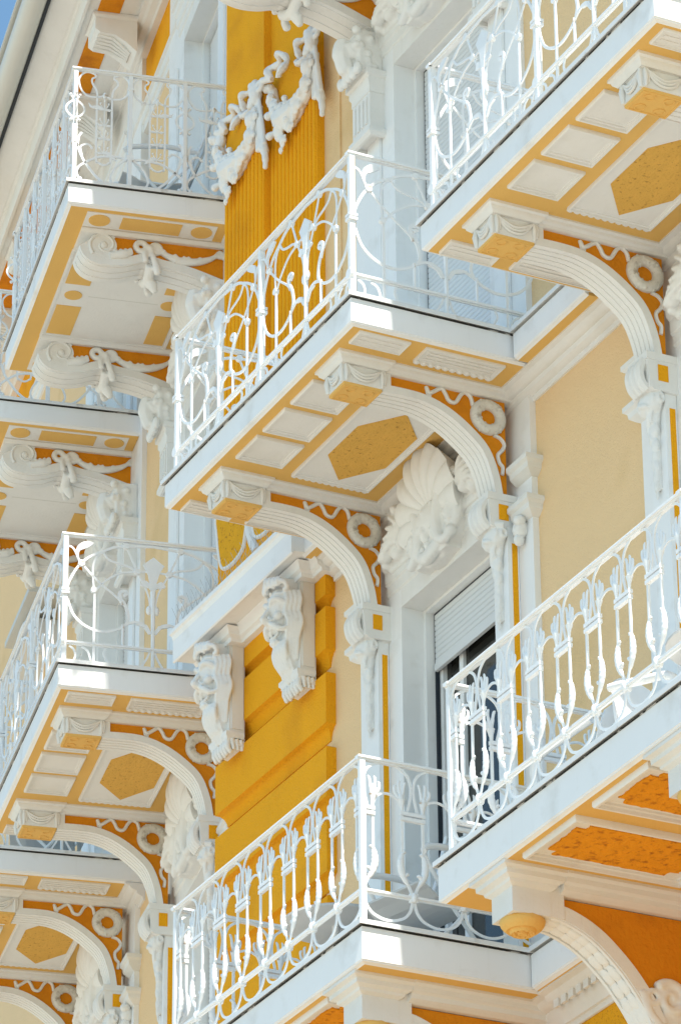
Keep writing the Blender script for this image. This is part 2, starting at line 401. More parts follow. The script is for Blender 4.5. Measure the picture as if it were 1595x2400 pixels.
# --- scroll and berry railing: A post at s=0, B post at s=.41
R3 = dict(lobeL=[(.29, .765), (.283, .827), (.252, .886), (.249, .924), (.273, .943), (.27, .965), (.237, .978), (.199, .974), (.166, .943), (.151, .897), (.169, .823), (.213, .776), (.274, .769), (.322, .782), (.344, .805)],
 lobeR=[(.397, .781), (.409, .846), (.438, .89), (.436, .925), (.415, .943), (.417, .965), (.45, .978), (.487, .974), (.517, .939), (.529, .89), (.507, .815), (.458, .776), (.394, .769), (.364, .782), (.344, .805)],
 U=[(.288, .765), (.288, .262), (.305, .214), (.343, .198), (.382, .22), (.398, .277), (.399, .769)],
 low1=[(.167, .064), (.147, .104), (.16, .156), (.208, .2), (.294, .256), (.369, .273), (.456, .279), (.505, .27)],
 low2=[(.14, .365), (.174, .27), (.21, .2), (.297, .088), (.395, .022), (.482, .01)],
 frond=[(.185, .259), (.173, .332), (.227, .359), (.262, .326)], spike=[(.14, .32), (.151, .354), (.16, .418), (.181, .453)],
 lyre=[(.511, .262), (.457, .211), (.413, .142), (.405, .079), (.449, .015)])
def r3(mir):
    s = []; D = lambda c: [(a-.128, h) for a, h in c]
    K = {k: D(v) for k, v in R3.items()}; mm = .413 if mir else None
    s.append(('lobe_scroll', bar(bar(MB(), K['lobeL'], .0085, mir=mm), K['lobeR'], .0085, mir=mm)))
    s.append(('hairpin_bar', bar(MB(), K['U'], .0085, mir=mm)))
    m = bar(MB(), [(.216, .80), (.218, .26)], .005, mir=mm)
    for i, z in enumerate((.70, .565, .45, .325)):
        for sg in (-1, 1):
            x = .217+sg*.03; X = 2*mm-x if mir else x
            bar(m, [(.217, z-.03), (.217+sg*.02, z-.005), (.217+sg*.03, z+.018)], .004, mir=mm); m.ball((X, 0, z+.022), .009, 6, 4)
        if i == 0: flat(m, [(q-.128, h) for q, h in [(.345, .675), (.30, .70), (.25, .69), (.225, .715), (.235, .68), (.29, .665), (.345, .668)]], .005, mm)
        if i == 3: flat(m, [(q-.128, h) for q, h in [(.345, .31), (.38, .315), (.42, .28), (.44, .245), (.40, .26), (.36, .29)]], .005, mm)
        flat(m, [(.217, z-.035), (.19, z-.02), (.165, z-.025), (.18, z-.04)], .004, mm)
        flat(m, [(.217, z-.035), (.244, z-.02), (.27, z-.025), (.255, z-.04)], .004, mm)
    m.ball((2*mm-.216 if mir else .216, 0, .79), (.014, .012, .03), 6, 5)
    s.append(('berry_twig', m))
    m = bar(bar(MB(), K['low1'], .011, mir=mm), K['low2'], .011, mir=mm); m.ball((2*mm-.045 if mir else .045, 0, .06), (.018, .014, .018), 8, 5)
    s.append(('sweep_scroll', m))
    m = bar(bar(MB(), K['frond'], .009, mir=mm), K['spike'], .011, mir=mm); s.append(('frond', m))
    return [(n, q.mesh(n, IRON, 50)) for n, q in s]
R3A = r3(False); R3B = r3(True)
m = MB()
for sg in (-1, 1):
    bar(m, [(sg*.035, .765), (sg*.012, .73), (sg*.055, .685), (sg*.068, .64), (sg*.045, .60), (sg*.015, .575), (sg*.03, .555)], .009); m.ball((sg*.035, 0, .768), .013, 6, 4); m.ball((sg*.032, 0, .553), .013, 6, 4)
m.tube([(0, 0, .36), (0, 0, .52)], .021, 6); LYRE = m.mesh('lyre_ornament', IRON, 50)
m = MB()
for sg in (-1, 1): bar(m, [(sg*.02, .275), (sg*.085, .215), (sg*.128, .145), (sg*.137, .08), (sg*.095, .015)], .01)
m.box(-.022, .022, -.018, .018, .86, .88); m.box(-.026, .026, -.018, .018, .26, .30); m.tube([(0, -.0, .0), (0, 0, .9)], .012, 6); bar(m, [(-.1, .015), (0, .022), (.1, .015)], .009); LYREB = m.mesh('lyre_scroll', IRON, 50)

def three_rails(b, design, hw, inset, fu, su):
    L = 2*hw-2*inset
    railing(b, design, (-hw+inset, .07, 0), 0, L, fu, (True, True))
    for sx in (1, -1):
        railing(b, design, (sx*(hw-inset), .07, 0), PI/2, 1.225, su, (False, False))

# --- bracket of the middle floor: capital block, ribbed arch, orange spandrel with wreath and ribbons
EX = [(.40, -.335), (.56, -.332), (.68, -.340), (.80, -.375), (.92, -.440), (1.04, -.536), (1.10, -.610), (1.139, -.702), (1.165, -.80), (1.180, -.90)]
def off_curve(c, d):
    out = []
    for i, p in enumerate(c):
        a, q = c[max(i-1, 0)], c[min(i+1, len(c)-1)]
        t = Vector((q[0]-a[0], q[1]-a[1])).normalized(); n = Vector((t.y, -t.x))
        out.append((p[0]+n.x*d, p[1]+n.y*d))
    return out
def sc(c, k=4): return [(v.x, v.y) for v in cr([(a, b, 0) for a, b in c], k)]
def torus_wreath(y, z, R, r):
    m = MB().torus((0, y, z), R, r, 'x', 26, 8)
    for i in range(34):
        a = random.random()*2*PI; q = random.random()*PI
        m.ball((math.sin(q)*r*.8, y+math.cos(a)*(R+r*.8*math.cos(q)), z+math.sin(a)*(R+r*.8*math.cos(q))), random.uniform(.008, .014), 6, 4)
    return m
SOFT2 = {}
def bracket2(b, x):
    zb = -.20
    e = sc(EX); i = off_curve(e, .045)
    r = part('bracket', MB().prism(e+i[::-1], 'x', -.10, .10), WHITE, b, (x, 0, 0), smooth=30)
    j = off_curve(e, .0495)
    fl = MB()
    for k in range(5):
        u = -.085+.0425*k; fl.prism(i+j[::-1], 'x', u-.0165, u+.0165)
    part('fluting', fl, WHITE, r, smooth=30)
    if 'sp' not in SOFT2:
        sp = [(.455, -.262), (1.215, -.262), (1.215, -.90), (1.18, -.90)]+[q for q in e[::-1] if q[0] > .455]+[(.455, -.334)]
        SOFT2['sp'] = MB().prism(sp, 'x', -.078, .078).mesh('spandrel', ORANGE)
        m = MB()
        m.box(-.098, .098, .40, .455, -.335, -.255)
        m.sweep([(.098, .40), (.098, 1.29)], [(0, zb), (.05, zb), (.05, zb-.012), (.035, zb-.02), (.03, zb-.035), (.012, zb-.045), (.008, zb-.06), (0, zb-.062)])
        m.sweep([(-.098, 1.29), (-.098, .40)], [(0, zb), (.05, zb), (.05, zb-.012), (.035, zb-.02), (.03, zb-.035), (.012, zb-.045), (.008, zb-.06), (0, zb-.062)])
        m.box(-.098, .098, .40, 1.29, zb-.062, zb)
        SOFT2['rail'] = m.mesh('cornice_rail', WHITE, 35)
        m = MB().sweep(rect(-.125, .125, .13, .415), [(0, zb), (.04, zb), (.04, zb-.018), (.026, zb-.026), (.022, zb-.04), (.006, zb-.055), (0, zb-.062)], True)
        m.box(-.122, .122, .133, .412, zb-.062, zb)
        m.prism([(-.105, .145), (.105, .145), (.105, .40), (-.105, .40)], 'z', -.375, zb-.06)
        SOFT2['cap'] = m.mesh('capital_block', WHITE, 35)
        m = MB()
        for sx in (-1, 1):       # cloth swags hung on the faces of the block
            for k, (dz, rr) in enumerate(((0, .011), (.018, .010), (.036, .008))):
                m.tube(cr([(sx*.108, .165, -.268-.004*k), (sx*.114, .215, -.30-dz), (sx*.115, .27, -.318-dz), (sx*.114, .33, -.30-dz), (sx*.108, .385, -.268)], 4), rr, 6)
            for y in (.16, .392):
                m.tube([(sx*.108, y, -.26), (sx*.112, y, -.31), (sx*.108, y, -.372)], [.010, .016, .008], 6)
                m.tube([(sx*.108, y+.014, -.26), (sx*.110, y+.018, -.30), (sx*.108, y+.016, -.35)], [.008, .011, .006], 6)
        for k, (dz, rr) in enumerate(((0, .011), (.018, .010), (.034, .008))):
            m.tube(cr([(-.08, .142, -.268), (-.04, .136, -.30-dz), (0, .134, -.315-dz), (.04, .136, -.30-dz), (.08, .142, -.268)], 4), rr, 6)
        for u in (-.092, .092):
            m.tube([(u, .14, -.26), (u, .134, -.31), (u, .14, -.375)], [.012, .019, .010], 6)
        SOFT2['swag'] = m.mesh('cloth_swag', WHITE, 60)
        m = MB().box(-.10, .10, .15, .395, -.392, -.37)
        m.sweep(rect(-.095, .095, .155, .39), [(0, -.39), (0, -.397), (-.008, -.398), (-.012, -.392), (-.012, -.39)], True)
        for u in (-.052, .052):
            for v in (.215, .33): m.torus((u, v, -.393), .028, .0055, 'z', 14, 5)
        SOFT2['base'] = m.mesh('rosette_plate', LOCHRE, 40)
        SOFT2['wreath'] = torus_wreath(1.098, -.388, .083, .036).mesh('wreath', WREATH, 80)
        m = MB()
        q = [(.691, -.275), (.712, -.313), (.741, -.299), (.792, -.266), (.82, -.295), (.841, -.334), (.884, -.338), (.921, -.279), (.951, -.257), (.986, -.278), (1.0, -.333)]
        m.tube(cr([(0, y, z) for y, z in q], 4), [.010]+[.0135]*39+[.012], 6); m.tube([(0, .691, -.275), (0, .70, -.325), (0, .725, -.335)], .009, 5)
        SOFT2['rib1'] = m.mesh('ribbon', STONE, 60)
        q = [(1.133, -.498), (1.176, -.51), (1.204, -.547), (1.189, -.587), (1.160, -.624), (1.168, -.672), (1.190, -.70), (1.185, -.75)]
        SOFT2['rib2'] = MB().tube(cr([(0, y, z) for y, z in q], 4), .0125, 6).mesh('ribbon', STONE, 60)
        m = MB().prism([(1.08, -.885), (1.29, -.885), (1.29, -1.115), (1.12, -1.115), (1.095, -1.10)], 'x', -.098, .098)
        m.prism([(1.075, -.885), (1.29, -.885), (1.29, -.93), (1.075, -.93)], 'x', -.104, .104)
        for u in (-.05, 0, .05): m.tube(cr([(u, 1.085, -.93), (u, 1.055, -.99), (u, 1.065, -1.06), (u, 1.10, -1.10)], 4), .03, 8)
        SOFT2['foot'] = m.mesh('bracket_foot', WHITE, 40)
        SOFT2['sq'] = MB().box(-.1015, .1015, 1.147, 1.21, -1.055, -.955).mesh('square_inlay', OCHRE)
    obj('spandrel', SOFT2['sp'], r); obj('cornice_rail', SOFT2['rail'], r); obj('capital_block', SOFT2['cap'], r)
    obj('cloth_swag', SOFT2['swag'], r); obj('rosette_plate', SOFT2['base'], r)
    for sx in (-1, 1):
        obj('wreath', SOFT2['wreath'], r, (sx*.082, 0, 0)); obj('ribbon', SOFT2['rib1'], r, (sx*.082, 0, 0)); obj('ribbon', SOFT2['rib2'], r, (sx*.082, 0, 0))
    obj('bracket_foot', SOFT2['foot'], r); obj('square_inlay', SOFT2['sq'], r)
    return r
XB = .845
def balcony2(label, loc):
    b = thing('balcony', label, 'balcony', loc, 0, 'vine railed balconies')
    slab(b, HW, -.20); bedmould(b, HW, -.20)
    for cx in (-.31, .072, .455): panel(b, cx-.155, cx+.155, .115, .43, -.20, .055)
    for sx in (-1, 1):
        x0, x1 = sorted((sx*1.10, sx*1.25))
        o = panel(b, x0, x1, .105, .435, -.20, .03, .015)
        part('rib', MB().box(x0+.045, x0+.06, .14, .40, -.21, -.20).box(x0+.085, x0+.10, .14, .40, -.21, -.20), WHITE, o)
        x0, x1 = sorted((sx*1.065, sx*1.24))
        o = panel(b, x0, x1, .54, 1.06, -.20, .03, .015)
        part('rib', MB().box(x0+.045, x0+.06, .58, 1.02, -.212, -.20).box(x0+.08, x0+.095, .58, 1.02, -.212, -.20).box(x0+.115, x0+.13, .58, 1.02, -.212, -.20), WHITE, o)
        beads(o, sx*1.065, .54, 1.06, -.207, 11, .024)
    o = panel(b, -.525, .525, .52, 1.045, -.20, .045, .02)
    part('roughcast_hexagon', MB().prism([(-.20, .61), (.205, .61), (.462, .81), (.22, 1.0), (-.20, 1.0), (-.462, .81)], 'z', -.210, -.2), ROUGHL, o)
    for sx in (-1, 1): beads(o, sx*.53, .52, 1.045, -.208, 12, .022)
    for x in (.85, -.78): bracket2(b, x)
    three_rails(b, 2, HW, .10, 2, 1)
    return b
# --- bracket of the top floor: volute, bow, swag
LEV3 = {}
def spiral(cy, cz, r0, r1, a0, turns, n=40):
    return [(cy+(r0+(r1-r0)*i/n)*math.cos(a0+turns*2*PI*i/n), cz+(r0+(r1-r0)*i/n)*math.sin(a0+turns*2*PI*i/n)) for i in range(n+1)]
def bracket3(b, x):
    zb = -.20
    if not LEV3:
        top = sc([(.232, -.325), (.25, -.375), (.295, -.408), (.39, -.42), (.50, -.402), (.58, -.372), (.65, -.352), (.72, -.365), (.80, -.385), (.90, -.398), (1.0, -.42), (1.12, -.455), (1.29, -.512)], 4)
        bot = off_curve(top, .062)
        poly = [(.36, -.325)]+[(.36+.13*math.cos(a), -.325+.105*math.sin(a)) for a in (PI*.3, PI*.5, PI*.7, PI*.9)]+bot+top[:0:-1][:-14]
        LEV3['rib'] = MB().prism(poly, 'x', -.135, .135).mesh('bracket', WHITE, 35)
        fl = MB()
        inner = off_curve(bot[2:], -.008)
        o2 = off_curve(bot[2:], .005)
        for u in (-.085, 0.0, .085): fl.prism(o2+inner[::-1], 'x', u-.022, u+.022)
        LEV3['fl'] = fl.mesh('fluting', WHITE, 35)
        for sx in (-1, 1):
            m = MB()
            sp = spiral(.352, -.318, .112, .03, PI*1.25, -1.15)
            m.tube([(sx*.132, y, z) for y, z in sp], [.016-.006*i/40 for i in range(41)], 6)
            m.disc((sx*.125, .352, -.318), .095, .012, 'x', 20); m.ball((sx*.135, .352, -.318), (.02, .03, .03), 8, 5)
            m.tube(cr([(sx*.13, .40, -.40), (sx*.14, .47, -.385), (sx*.14, .52, -.37), (sx*.135, .555, -.345)], 4), [.03]*4+[.034]*4+[.028]*4+[.012], 8)
            for k in range(4): m.ball((sx*.14, .44+.035*k, -.372+.008*k), (.016, .02, .03), 6, 4)
            LEV3['vol', sx] = m.mesh('volute', WHITE, 60)
        sp = [(.345, -.232), (1.285, -.232), (1.285, -.52)]+[q for q in top[::-1] if q[0] > .36]
        LEV3['sp'] = MB().prism(sp, 'x', -.119, .119).mesh('spandrel', ORANGE)
        m = MB().box(-.15, .15, .18, 1.29, zb-.035, zb)
        for sx in (-1, 1):
            pa = [(sx*.15, .18), (sx*.15, 1.29)] if sx > 0 else [(sx*.15, 1.29), (sx*.15, .18)]
            m.sweep(pa, [(0, zb), (.02, zb), (.02, zb-.012), (.005, zb-.03), (0, zb-.036)])
        LEV3['rail'] = m.mesh('cornice_rail', WHITE, 35)
        m = MB()
        for sx in (-1, 1):
            X = sx*.13
            # bow: two loops, knot, tails
            m.torus((X, .625, -.295), .038, .024, 'x', 14, 7); m.torus((X, .735, -.30), .036, .023, 'x', 14, 7); m.ball((X+sx*.01, .69, -.31), (.03, .028, .035), 8, 5)
            m.tube(cr([(X, .665, -.32), (X+sx*.02, .65, -.37), (X+sx*.025, .66, -.43)], 4), .022, 6)
            m.tube(cr([(X, .70, -.33), (X+sx*.03, .715, -.40), (X+sx*.035, .735, -.47), (X+sx*.02, .75, -.53)], 4), [.024]*8+[.03]*4+[.014], 7)
            # leaf swag to the wall
            sw = cr([(X, .73, -.29), (X, .80, -.335), (X, .90, -.375), (X, 1.02, -.372), (X, 1.13, -.335), (X, 1.20, -.285)], 5)
            n = len(sw); m.tube(sw, [.012+.020*math.sin(PI*i/(n-1)) for i in range(n)], 8)
            for i in range(26):
                t = random.random(); k = int(t*(n-1)); r0 = .012+.022*math.sin(PI*k/(n-1))
                m.ball(sw[k]+Vector((sx*r0*.6, random.uniform(-.01, .01), random.uniform(-.9, .9)*r0)), random.uniform(.009, .015), 6, 4)
            m.torus((X, 1.215, -.285), .022, .017, 'x', 10, 6); m.tube([(X, 1.23, -.29), (X, 1.275, -.345)], [.016, .022], 6)
        # band and tassel across the underside
        m.tube(cr([(-.13, .70, -.44), (0, .70, -.505), (.13, .70, -.44)], 5), .04, 8)
        m.tube([(.02, .70, -.49), (.02, .735, -.545), (.02, .76, -.60)], [.035, .042, .02], 8)
        LEV3['bow'] = melt('bow_swag', m, WHITE, .009, 1)
    r = obj('bracket', LEV3['rib'], b, (x, 0, 0))
    obj('fluting', LEV3['fl'], r); obj('volute', LEV3['vol', -1], r); obj('volute', LEV3['vol', 1], r); obj('spandrel', LEV3['sp'], r); obj('cornice_rail', LEV3['rail'], r); obj('bow_swag', LEV3['bow'], r)
def balcony3(label, loc, rz=0):
    b = thing('balcony', label, 'balcony', loc, rz, 'scroll railed balconies')
    slab(b, HW3, -.20); bedmould(b, HW3, -.20, .06, .1)
    z0, z1 = -.206, -.2
    # pale field with painted ochre inlays, each set in as its own plate
    for sx in (-1, 1):
        x0, x1 = sorted((sx*1.00, sx*1.205))
        part('soffit_panel', MB().box(x0, x1, .18, 1.14, z0, z1), WHITE, b)
        for y in (.285, 1.04): part('ochre_disc', MB().disc((sx*1.105, y, -.2075), .078, .004, 'z', 24), LOCHRE, b)
        x0, x1 = sorted((sx*1.025, sx*1.18)); part('ochre_inlay', MB().box(x0, x1, .445, .885, -.212, -.205), LOCHRE, b)
    f = part('soffit_panel', MB().box(-.655, .655, .18, 1.14, z0, z1), WHITE, b)
    part('moulding', MB().sweep(rect(-.66, .66, .175, 1.145), [(0, -.2), (0, -.214), (-.02, -.214), (-.024, -.205), (-.024, -.2)], True), WHITE, f)
    part('joint_line', MB().box(.0, .004, .42, .95, -.2075, -.2045), GUTTER, f)
    for yy in ((.215, .40), (.965, 1.11)):
        for sx in (-1, 1):
            x0, x1 = sorted((sx*.165, sx*.60)); part('ochre_inlay', MB().box(x0, x1, yy[0], yy[1], -.211, -.205), LOCHRE, b)
        part('ochre_disc', MB().disc((0, (yy[0]+yy[1])/2, -.2075), .066, .004, 'z', 24), LOCHRE, b)
    for sx in (1, -1): bracket3(b, sx*.82)
    three_rails(b, 3, HW3, .09, 3, 1.5)
    return b
# --- bracket of the lowest floor shown: deep cap, rosette, carved arch and scroll
LEV1 = {}
def bracket1(b, x):
    zb = -.235
    if not LEV1:
        ex = sc([(.36, -.385), (.45, -.40), (.545, -.435), (.62, -.475), (.695, -.53), (.80, -.63), (.875, -.72), (.95, -.83), (1.0, -.93)], 4)
        inn = off_curve(ex, .075)
        LEV1['rib'] = MB().prism(ex+inn[::-1], 'x', -.10, .10).mesh('bracket', WHITE, 35)
        m = MB(); mid = off_curve(ex, .08)
        for i in range(2, len(mid)-2, 3):
            for sx in (-1, 1): m.ball((sx*.032, mid[i][0], mid[i][1]), (.036, .06, .012), 9, 6, Matrix.Rotation(-math.atan2(mid[i-1][1]-mid[i+1][1], mid[i+1][0]-mid[i-1][0]), 3, 'X'))
        for u in (-.085, .085): m.tube([(u, y, z) for y, z in mid], .012, 6)
        LEV1['carv'] = m.mesh('carved_leaves', WHITE, 60)
        sp = [(.36, -.345), (1.13, -.345), (1.25, -.42), (1.25, -.93), (1.0, -.93)]+ex[::-1]
        LEV1['sp'] = MB().prism(sp, 'x', -.07, .07).mesh('spandrel', ORANGE)
        m = MB().box(-.10, .10, .34, 1.29, -.34, zb)
        pr = [(0, zb), (.10, zb), (.10, zb-.015), (.075, zb-.025), (.07, zb-.05), (.045, zb-.06), (.04, zb-.085), (.01, zb-.10), (0, zb-.105)]
        m.sweep([(.10, .40), (.10, 1.29)], pr); m.sweep([(-.10, 1.29), (-.10, .40)], pr)
        LEV1['rail'] = m.mesh('cornice_rail', WHITE, 35)
        m = MB().sweep(rect(-.11, .11, .12, .34), [(0, zb), (.085, zb), (.085, zb-.018), (.06, zb-.03), (.058, zb-.055), (.03, zb-.07), (.025, zb-.085), (.0, zb-.10), (0, -.47), (-.02, -.47), (-.02, zb)], True)
        m.box(-.107, .107, .123, .42, -.468, zb-.003)
        LEV1['cap'] = m.mesh('capital_block', WHITE, 35)
        m = MB().lathe([(.0, -.545), (.022, -.548), (.03, -.535), (.045, -.54), (.06, -.545), (.07, -.525), (.085, -.528), (.10, -.515), (.112, -.50), (.118, -.48), (.11, -.465)], (0, .235, 0), 28)
        for i in range(10):
            a = 2*PI*i/10; m.ball((.045*math.cos(a), .235+.045*math.sin(a), -.535), (.012, .012, .012), 6, 4)
        LEV1['ros'] = m.mesh('rosette', LOCHRE, 50)
        m = MB()
        for sx in (-1, 1):
            m.tube([(sx*.09, y, z) for y, z in spiral(1.035, -.80, .095, .02, PI*.8, -1.4, 30)], [.032-.012*i/30 for i in range(31)], 7)
            m.disc((sx*.08, 1.035, -.80), .08, .012, 'x', 18)
            m.torus((sx*.09, .93, -.80), .035, .02, 'x', 12, 6)
        for u in (-.075, -.025, .025, .075): m.tube(cr([(u, .86, -.77), (u, .92, -.90), (u, 1.02, -.985), (u, 1.15, -1.05), (u, 1.28, -1.10)], 4), .035, 7)
        m.prism([(.98, -.85), (1.29, -.85), (1.29, -1.09), (1.0, -.97)], 'x', -.09, .09)
        LEV1['vol'] = melt('scroll_foot', m, WHITE, .011, 1)
    r = obj('bracket', LEV1['rib'], b, (x, 0, 0))
    for n, k in (('carved_leaves', 'carv'), ('spandrel', 'sp'), ('cornice_rail', 'rail'), ('capital_block', 'cap'), ('rosette', 'ros'), ('scroll_foot', 'vol')): obj(n, LEV1[k], r)
def notched(x0, x1, y0, y1, a=.05, jit=.006):
    P = [(x0+a, y0), (x1-a, y0), (x1-a, y0+a), (x1, y0+a), (x1, y1-a), (x1-a, y1-a), (x1-a, y1), (x0+a, y1), (x0+a, y1-a), (x0, y1-a), (x0, y0+a), (x0+a, y0+a)]
    out = []
    for i, p in enumerate(P):
        q = P[(i+1) % 12]; n = max(1, int(math.hypot(q[0]-p[0], q[1]-p[1])/.022))
        for k in range(n):
            t = k/n; out.append((p[0]+(q[0]-p[0])*t+random.uniform(-jit, jit), p[1]+(q[1]-p[1])*t+random.uniform(-jit, jit)))
    return out
def balcony1(label, loc):
    b = thing('balcony', label, 'balcony', loc, 0, 'tulip railed balconies')
    slab(b, HW, -.235); bedmould(b, HW, -.235, .16, .2)
    dm = MB()
    for i in range(30): dm.box(-1.28+i*.088, -1.24+i*.088, 1.17, 1.20, -.275, -.248)
    for cx in (-.235, .48):
        o = panel(b, cx-.275, cx+.275, .085, 1.0, -.235, .07, .03)
        part('roughcast_field', MB().prism(notched(cx-.20, cx+.20, .165, .915), 'z', -.248, -.235), ROUGHO, o)
    for x in (.99, -.80): bracket1(b, x)
    three_rails(b, 1, HW, .10, 8, 4)
    return b
G = {}
G['b3'] = balcony2('large central balcony with curling vine railing, in front of the fluted yellow pilaster', (-HW, 0, 0))
copy_thing(G['b3'], (.836+HW, 0, 0), 0, 'upper right balcony with curling vine railing, running out of the right edge')
copy_thing(G['b3'], F2(-HW, 0, 0), DL, 'vine railed balcony at the left, right next to the carved mask consoles')
copy_thing(G['b3'], F2(-3.28-HW, 0, 0), DL, 'balcony in the bottom left corner, seen behind an arched bracket')
G['b7'] = balcony1('tulip railed balcony at bottom centre, in front of the yellow banded wall', (-HW+.01, .024, Z1))
copy_thing(G['b7'], (.853+HW, .024, Z1), 0, 'lower right tulip railed balcony with white chairs and orange roughcast soffit panels')
G['b1'] = balcony3('top left balcony with scroll and berry twig railing, below the eaves', F2(-1.52, .03, Z3), DL)
copy_thing(G['b1'], F2(-3.555-HW3, .06, Z3), DL, 'balcony at the left edge with volute brackets, one bay beyond the top left balcony')
copy_thing(G['b1'], (-1.39, 0, Z3), 0, 'balcony at the top edge, only its scroll bracket with a bow in view')
copy_thing(G['b1'], (2.165, 0, Z3), 0, 'balcony above the upper right balcony, beyond the top edge')

# ================================================================== THE BUILDING
B = thing('apartment_building', 'cream and ochre apartment building with white stucco ornament, bending away to the left', 'building', (0, 0, GZ))
def bp(name, mb, m, fr=1, parent=None, smooth=None):
    """a part of the building, built in the coordinates of wing 1 or wing 2"""
    me = mb if isinstance(mb, bpy.types.Mesh) else mb.mesh(name, m, smooth)
    if parent is not None: return obj(name, me, parent)
    return obj(name, me, B, (0, 0, -GZ), 0) if fr == 1 else obj(name, me, B, (OX, OY, -GZ), DL)
def at(o, x, z=0):     # shift a part along its own wing
    if abs(o.rotation_euler.z) > 1e-4: o.location = (OX+cD*x, OY+sD*x, -GZ+z)
    else: o.location = (x, 0, -GZ+z)
    return o
ZT = 7.45
# --- walls
for x0, x1, fr in ((-2.98, -2.423, 1), (-.223, 1.06, 1), (3.26, 8.5, 1), (-.226, .75, 2), (-3.51, -2.42, 2), (-14, -5.70, 2)):
    bp('wall', MB().box(x0-.02, x1+.02, YW, 1.66, -4.25, ZT), CREAM, fr)
    bp('roughcast_wall', MB().box(x0-.02, x1+.02, YW+.003, 1.66, GZ, -4.25), ROUGHY, fr)
bp('fillet', MB().box(-2.735, -2.705, 1.298, 1.32, .1, ZT), CREAM, 1)
bp('leak_block', MB().box(-4.6, 8.5, 1.70, 9, GZ, ZT+.2), CREAM, 1)  # unseen solid volume behind each wing, added to stop light leaks
bp('leak_block', MB().box(-14, .9, 1.70, 8, GZ, ZT+.2), CREAM, 2)

# --- window bays
SLAT = MB().prism([(1.476, -.0005), (1.473, -.006), (1.4725, -.018), (1.473, -.030), (1.476, -.0352), (1.484, -.0352), (1.484, -.0005)], 'x', -.568, .568).mesh('shutter_slat', SHUT, 50)
def pendant_mesh():
    m = MB(); y = 1.19
    m.ball((0, y-.045, -1.15), (.10, .075, .095), 14, 9); m.ball((0, y-.03, -1.22), (.075, .06, .09), 12, 8)
    m.tube(cr([(-.10, y-.03, -1.10), (-.05, y-.10, -1.085), (0, y-.115, -1.082), (.05, y-.10, -1.085), (.10, y-.03, -1.10)], 4), .022, 8)
    m.torus((.055, y-.085, -1.15), .026, .014, 'y', 12, 6); m.torus((-.055, y-.085, -1.15), .026, .014, 'y', 12, 6)
    m.torus((.095, y-.03, -1.15), .024, .013, 'x', 12, 6)
    for a, h, r in ((0, -1.25, .062), (.015, -1.31, .055), (-.015, -1.36, .05), (.012, -1.41, .046), (0, -1.46, .040), (-.012, -1.51, .042), (.012, -1.55, .036), (0, -1.60, .040), (.0, -1.65, .034), (0, -1.69, .022)):
        m.ball((a, y-.02-r*.35, h), (r, r*.8, .05), 8, 6)
    for i in range(24):
        t = random.random(); m.ball((random.uniform(-.05, .05)*(1.15-.7*t), y-.05+.02*t, -1.12-.55*t), random.uniform(.013, .022), 6, 4)
    m.tube(cr([(-.06, y-.08, -1.12), (-.02, y-.12, -1.17), (.04, y-.11, -1.20), (.03, y-.09, -1.28)], 4), .016, 6)
    m.tube(cr([(.05, y-.07, -1.12), (.01, y-.11, -1.22), (-.04, y-.08, -1.30), (.0, y-.07, -1.38)], 4), .014, 6)
    m.v = [(a, y-(y-b)*(.78 if c > -1.2 else .55), c) if True else 0 for a, b, c in m.v]
    m.v = [(a*(1 if c > -1.22 else .72), b, c) for a, b, c in m.v]
    m.box(-.025, .025, y-.02, y+.01, -1.68, -1.08)
    return melt('fruit_pendant', m, STONE, .007, 2)
PEND = pendant_mesh()
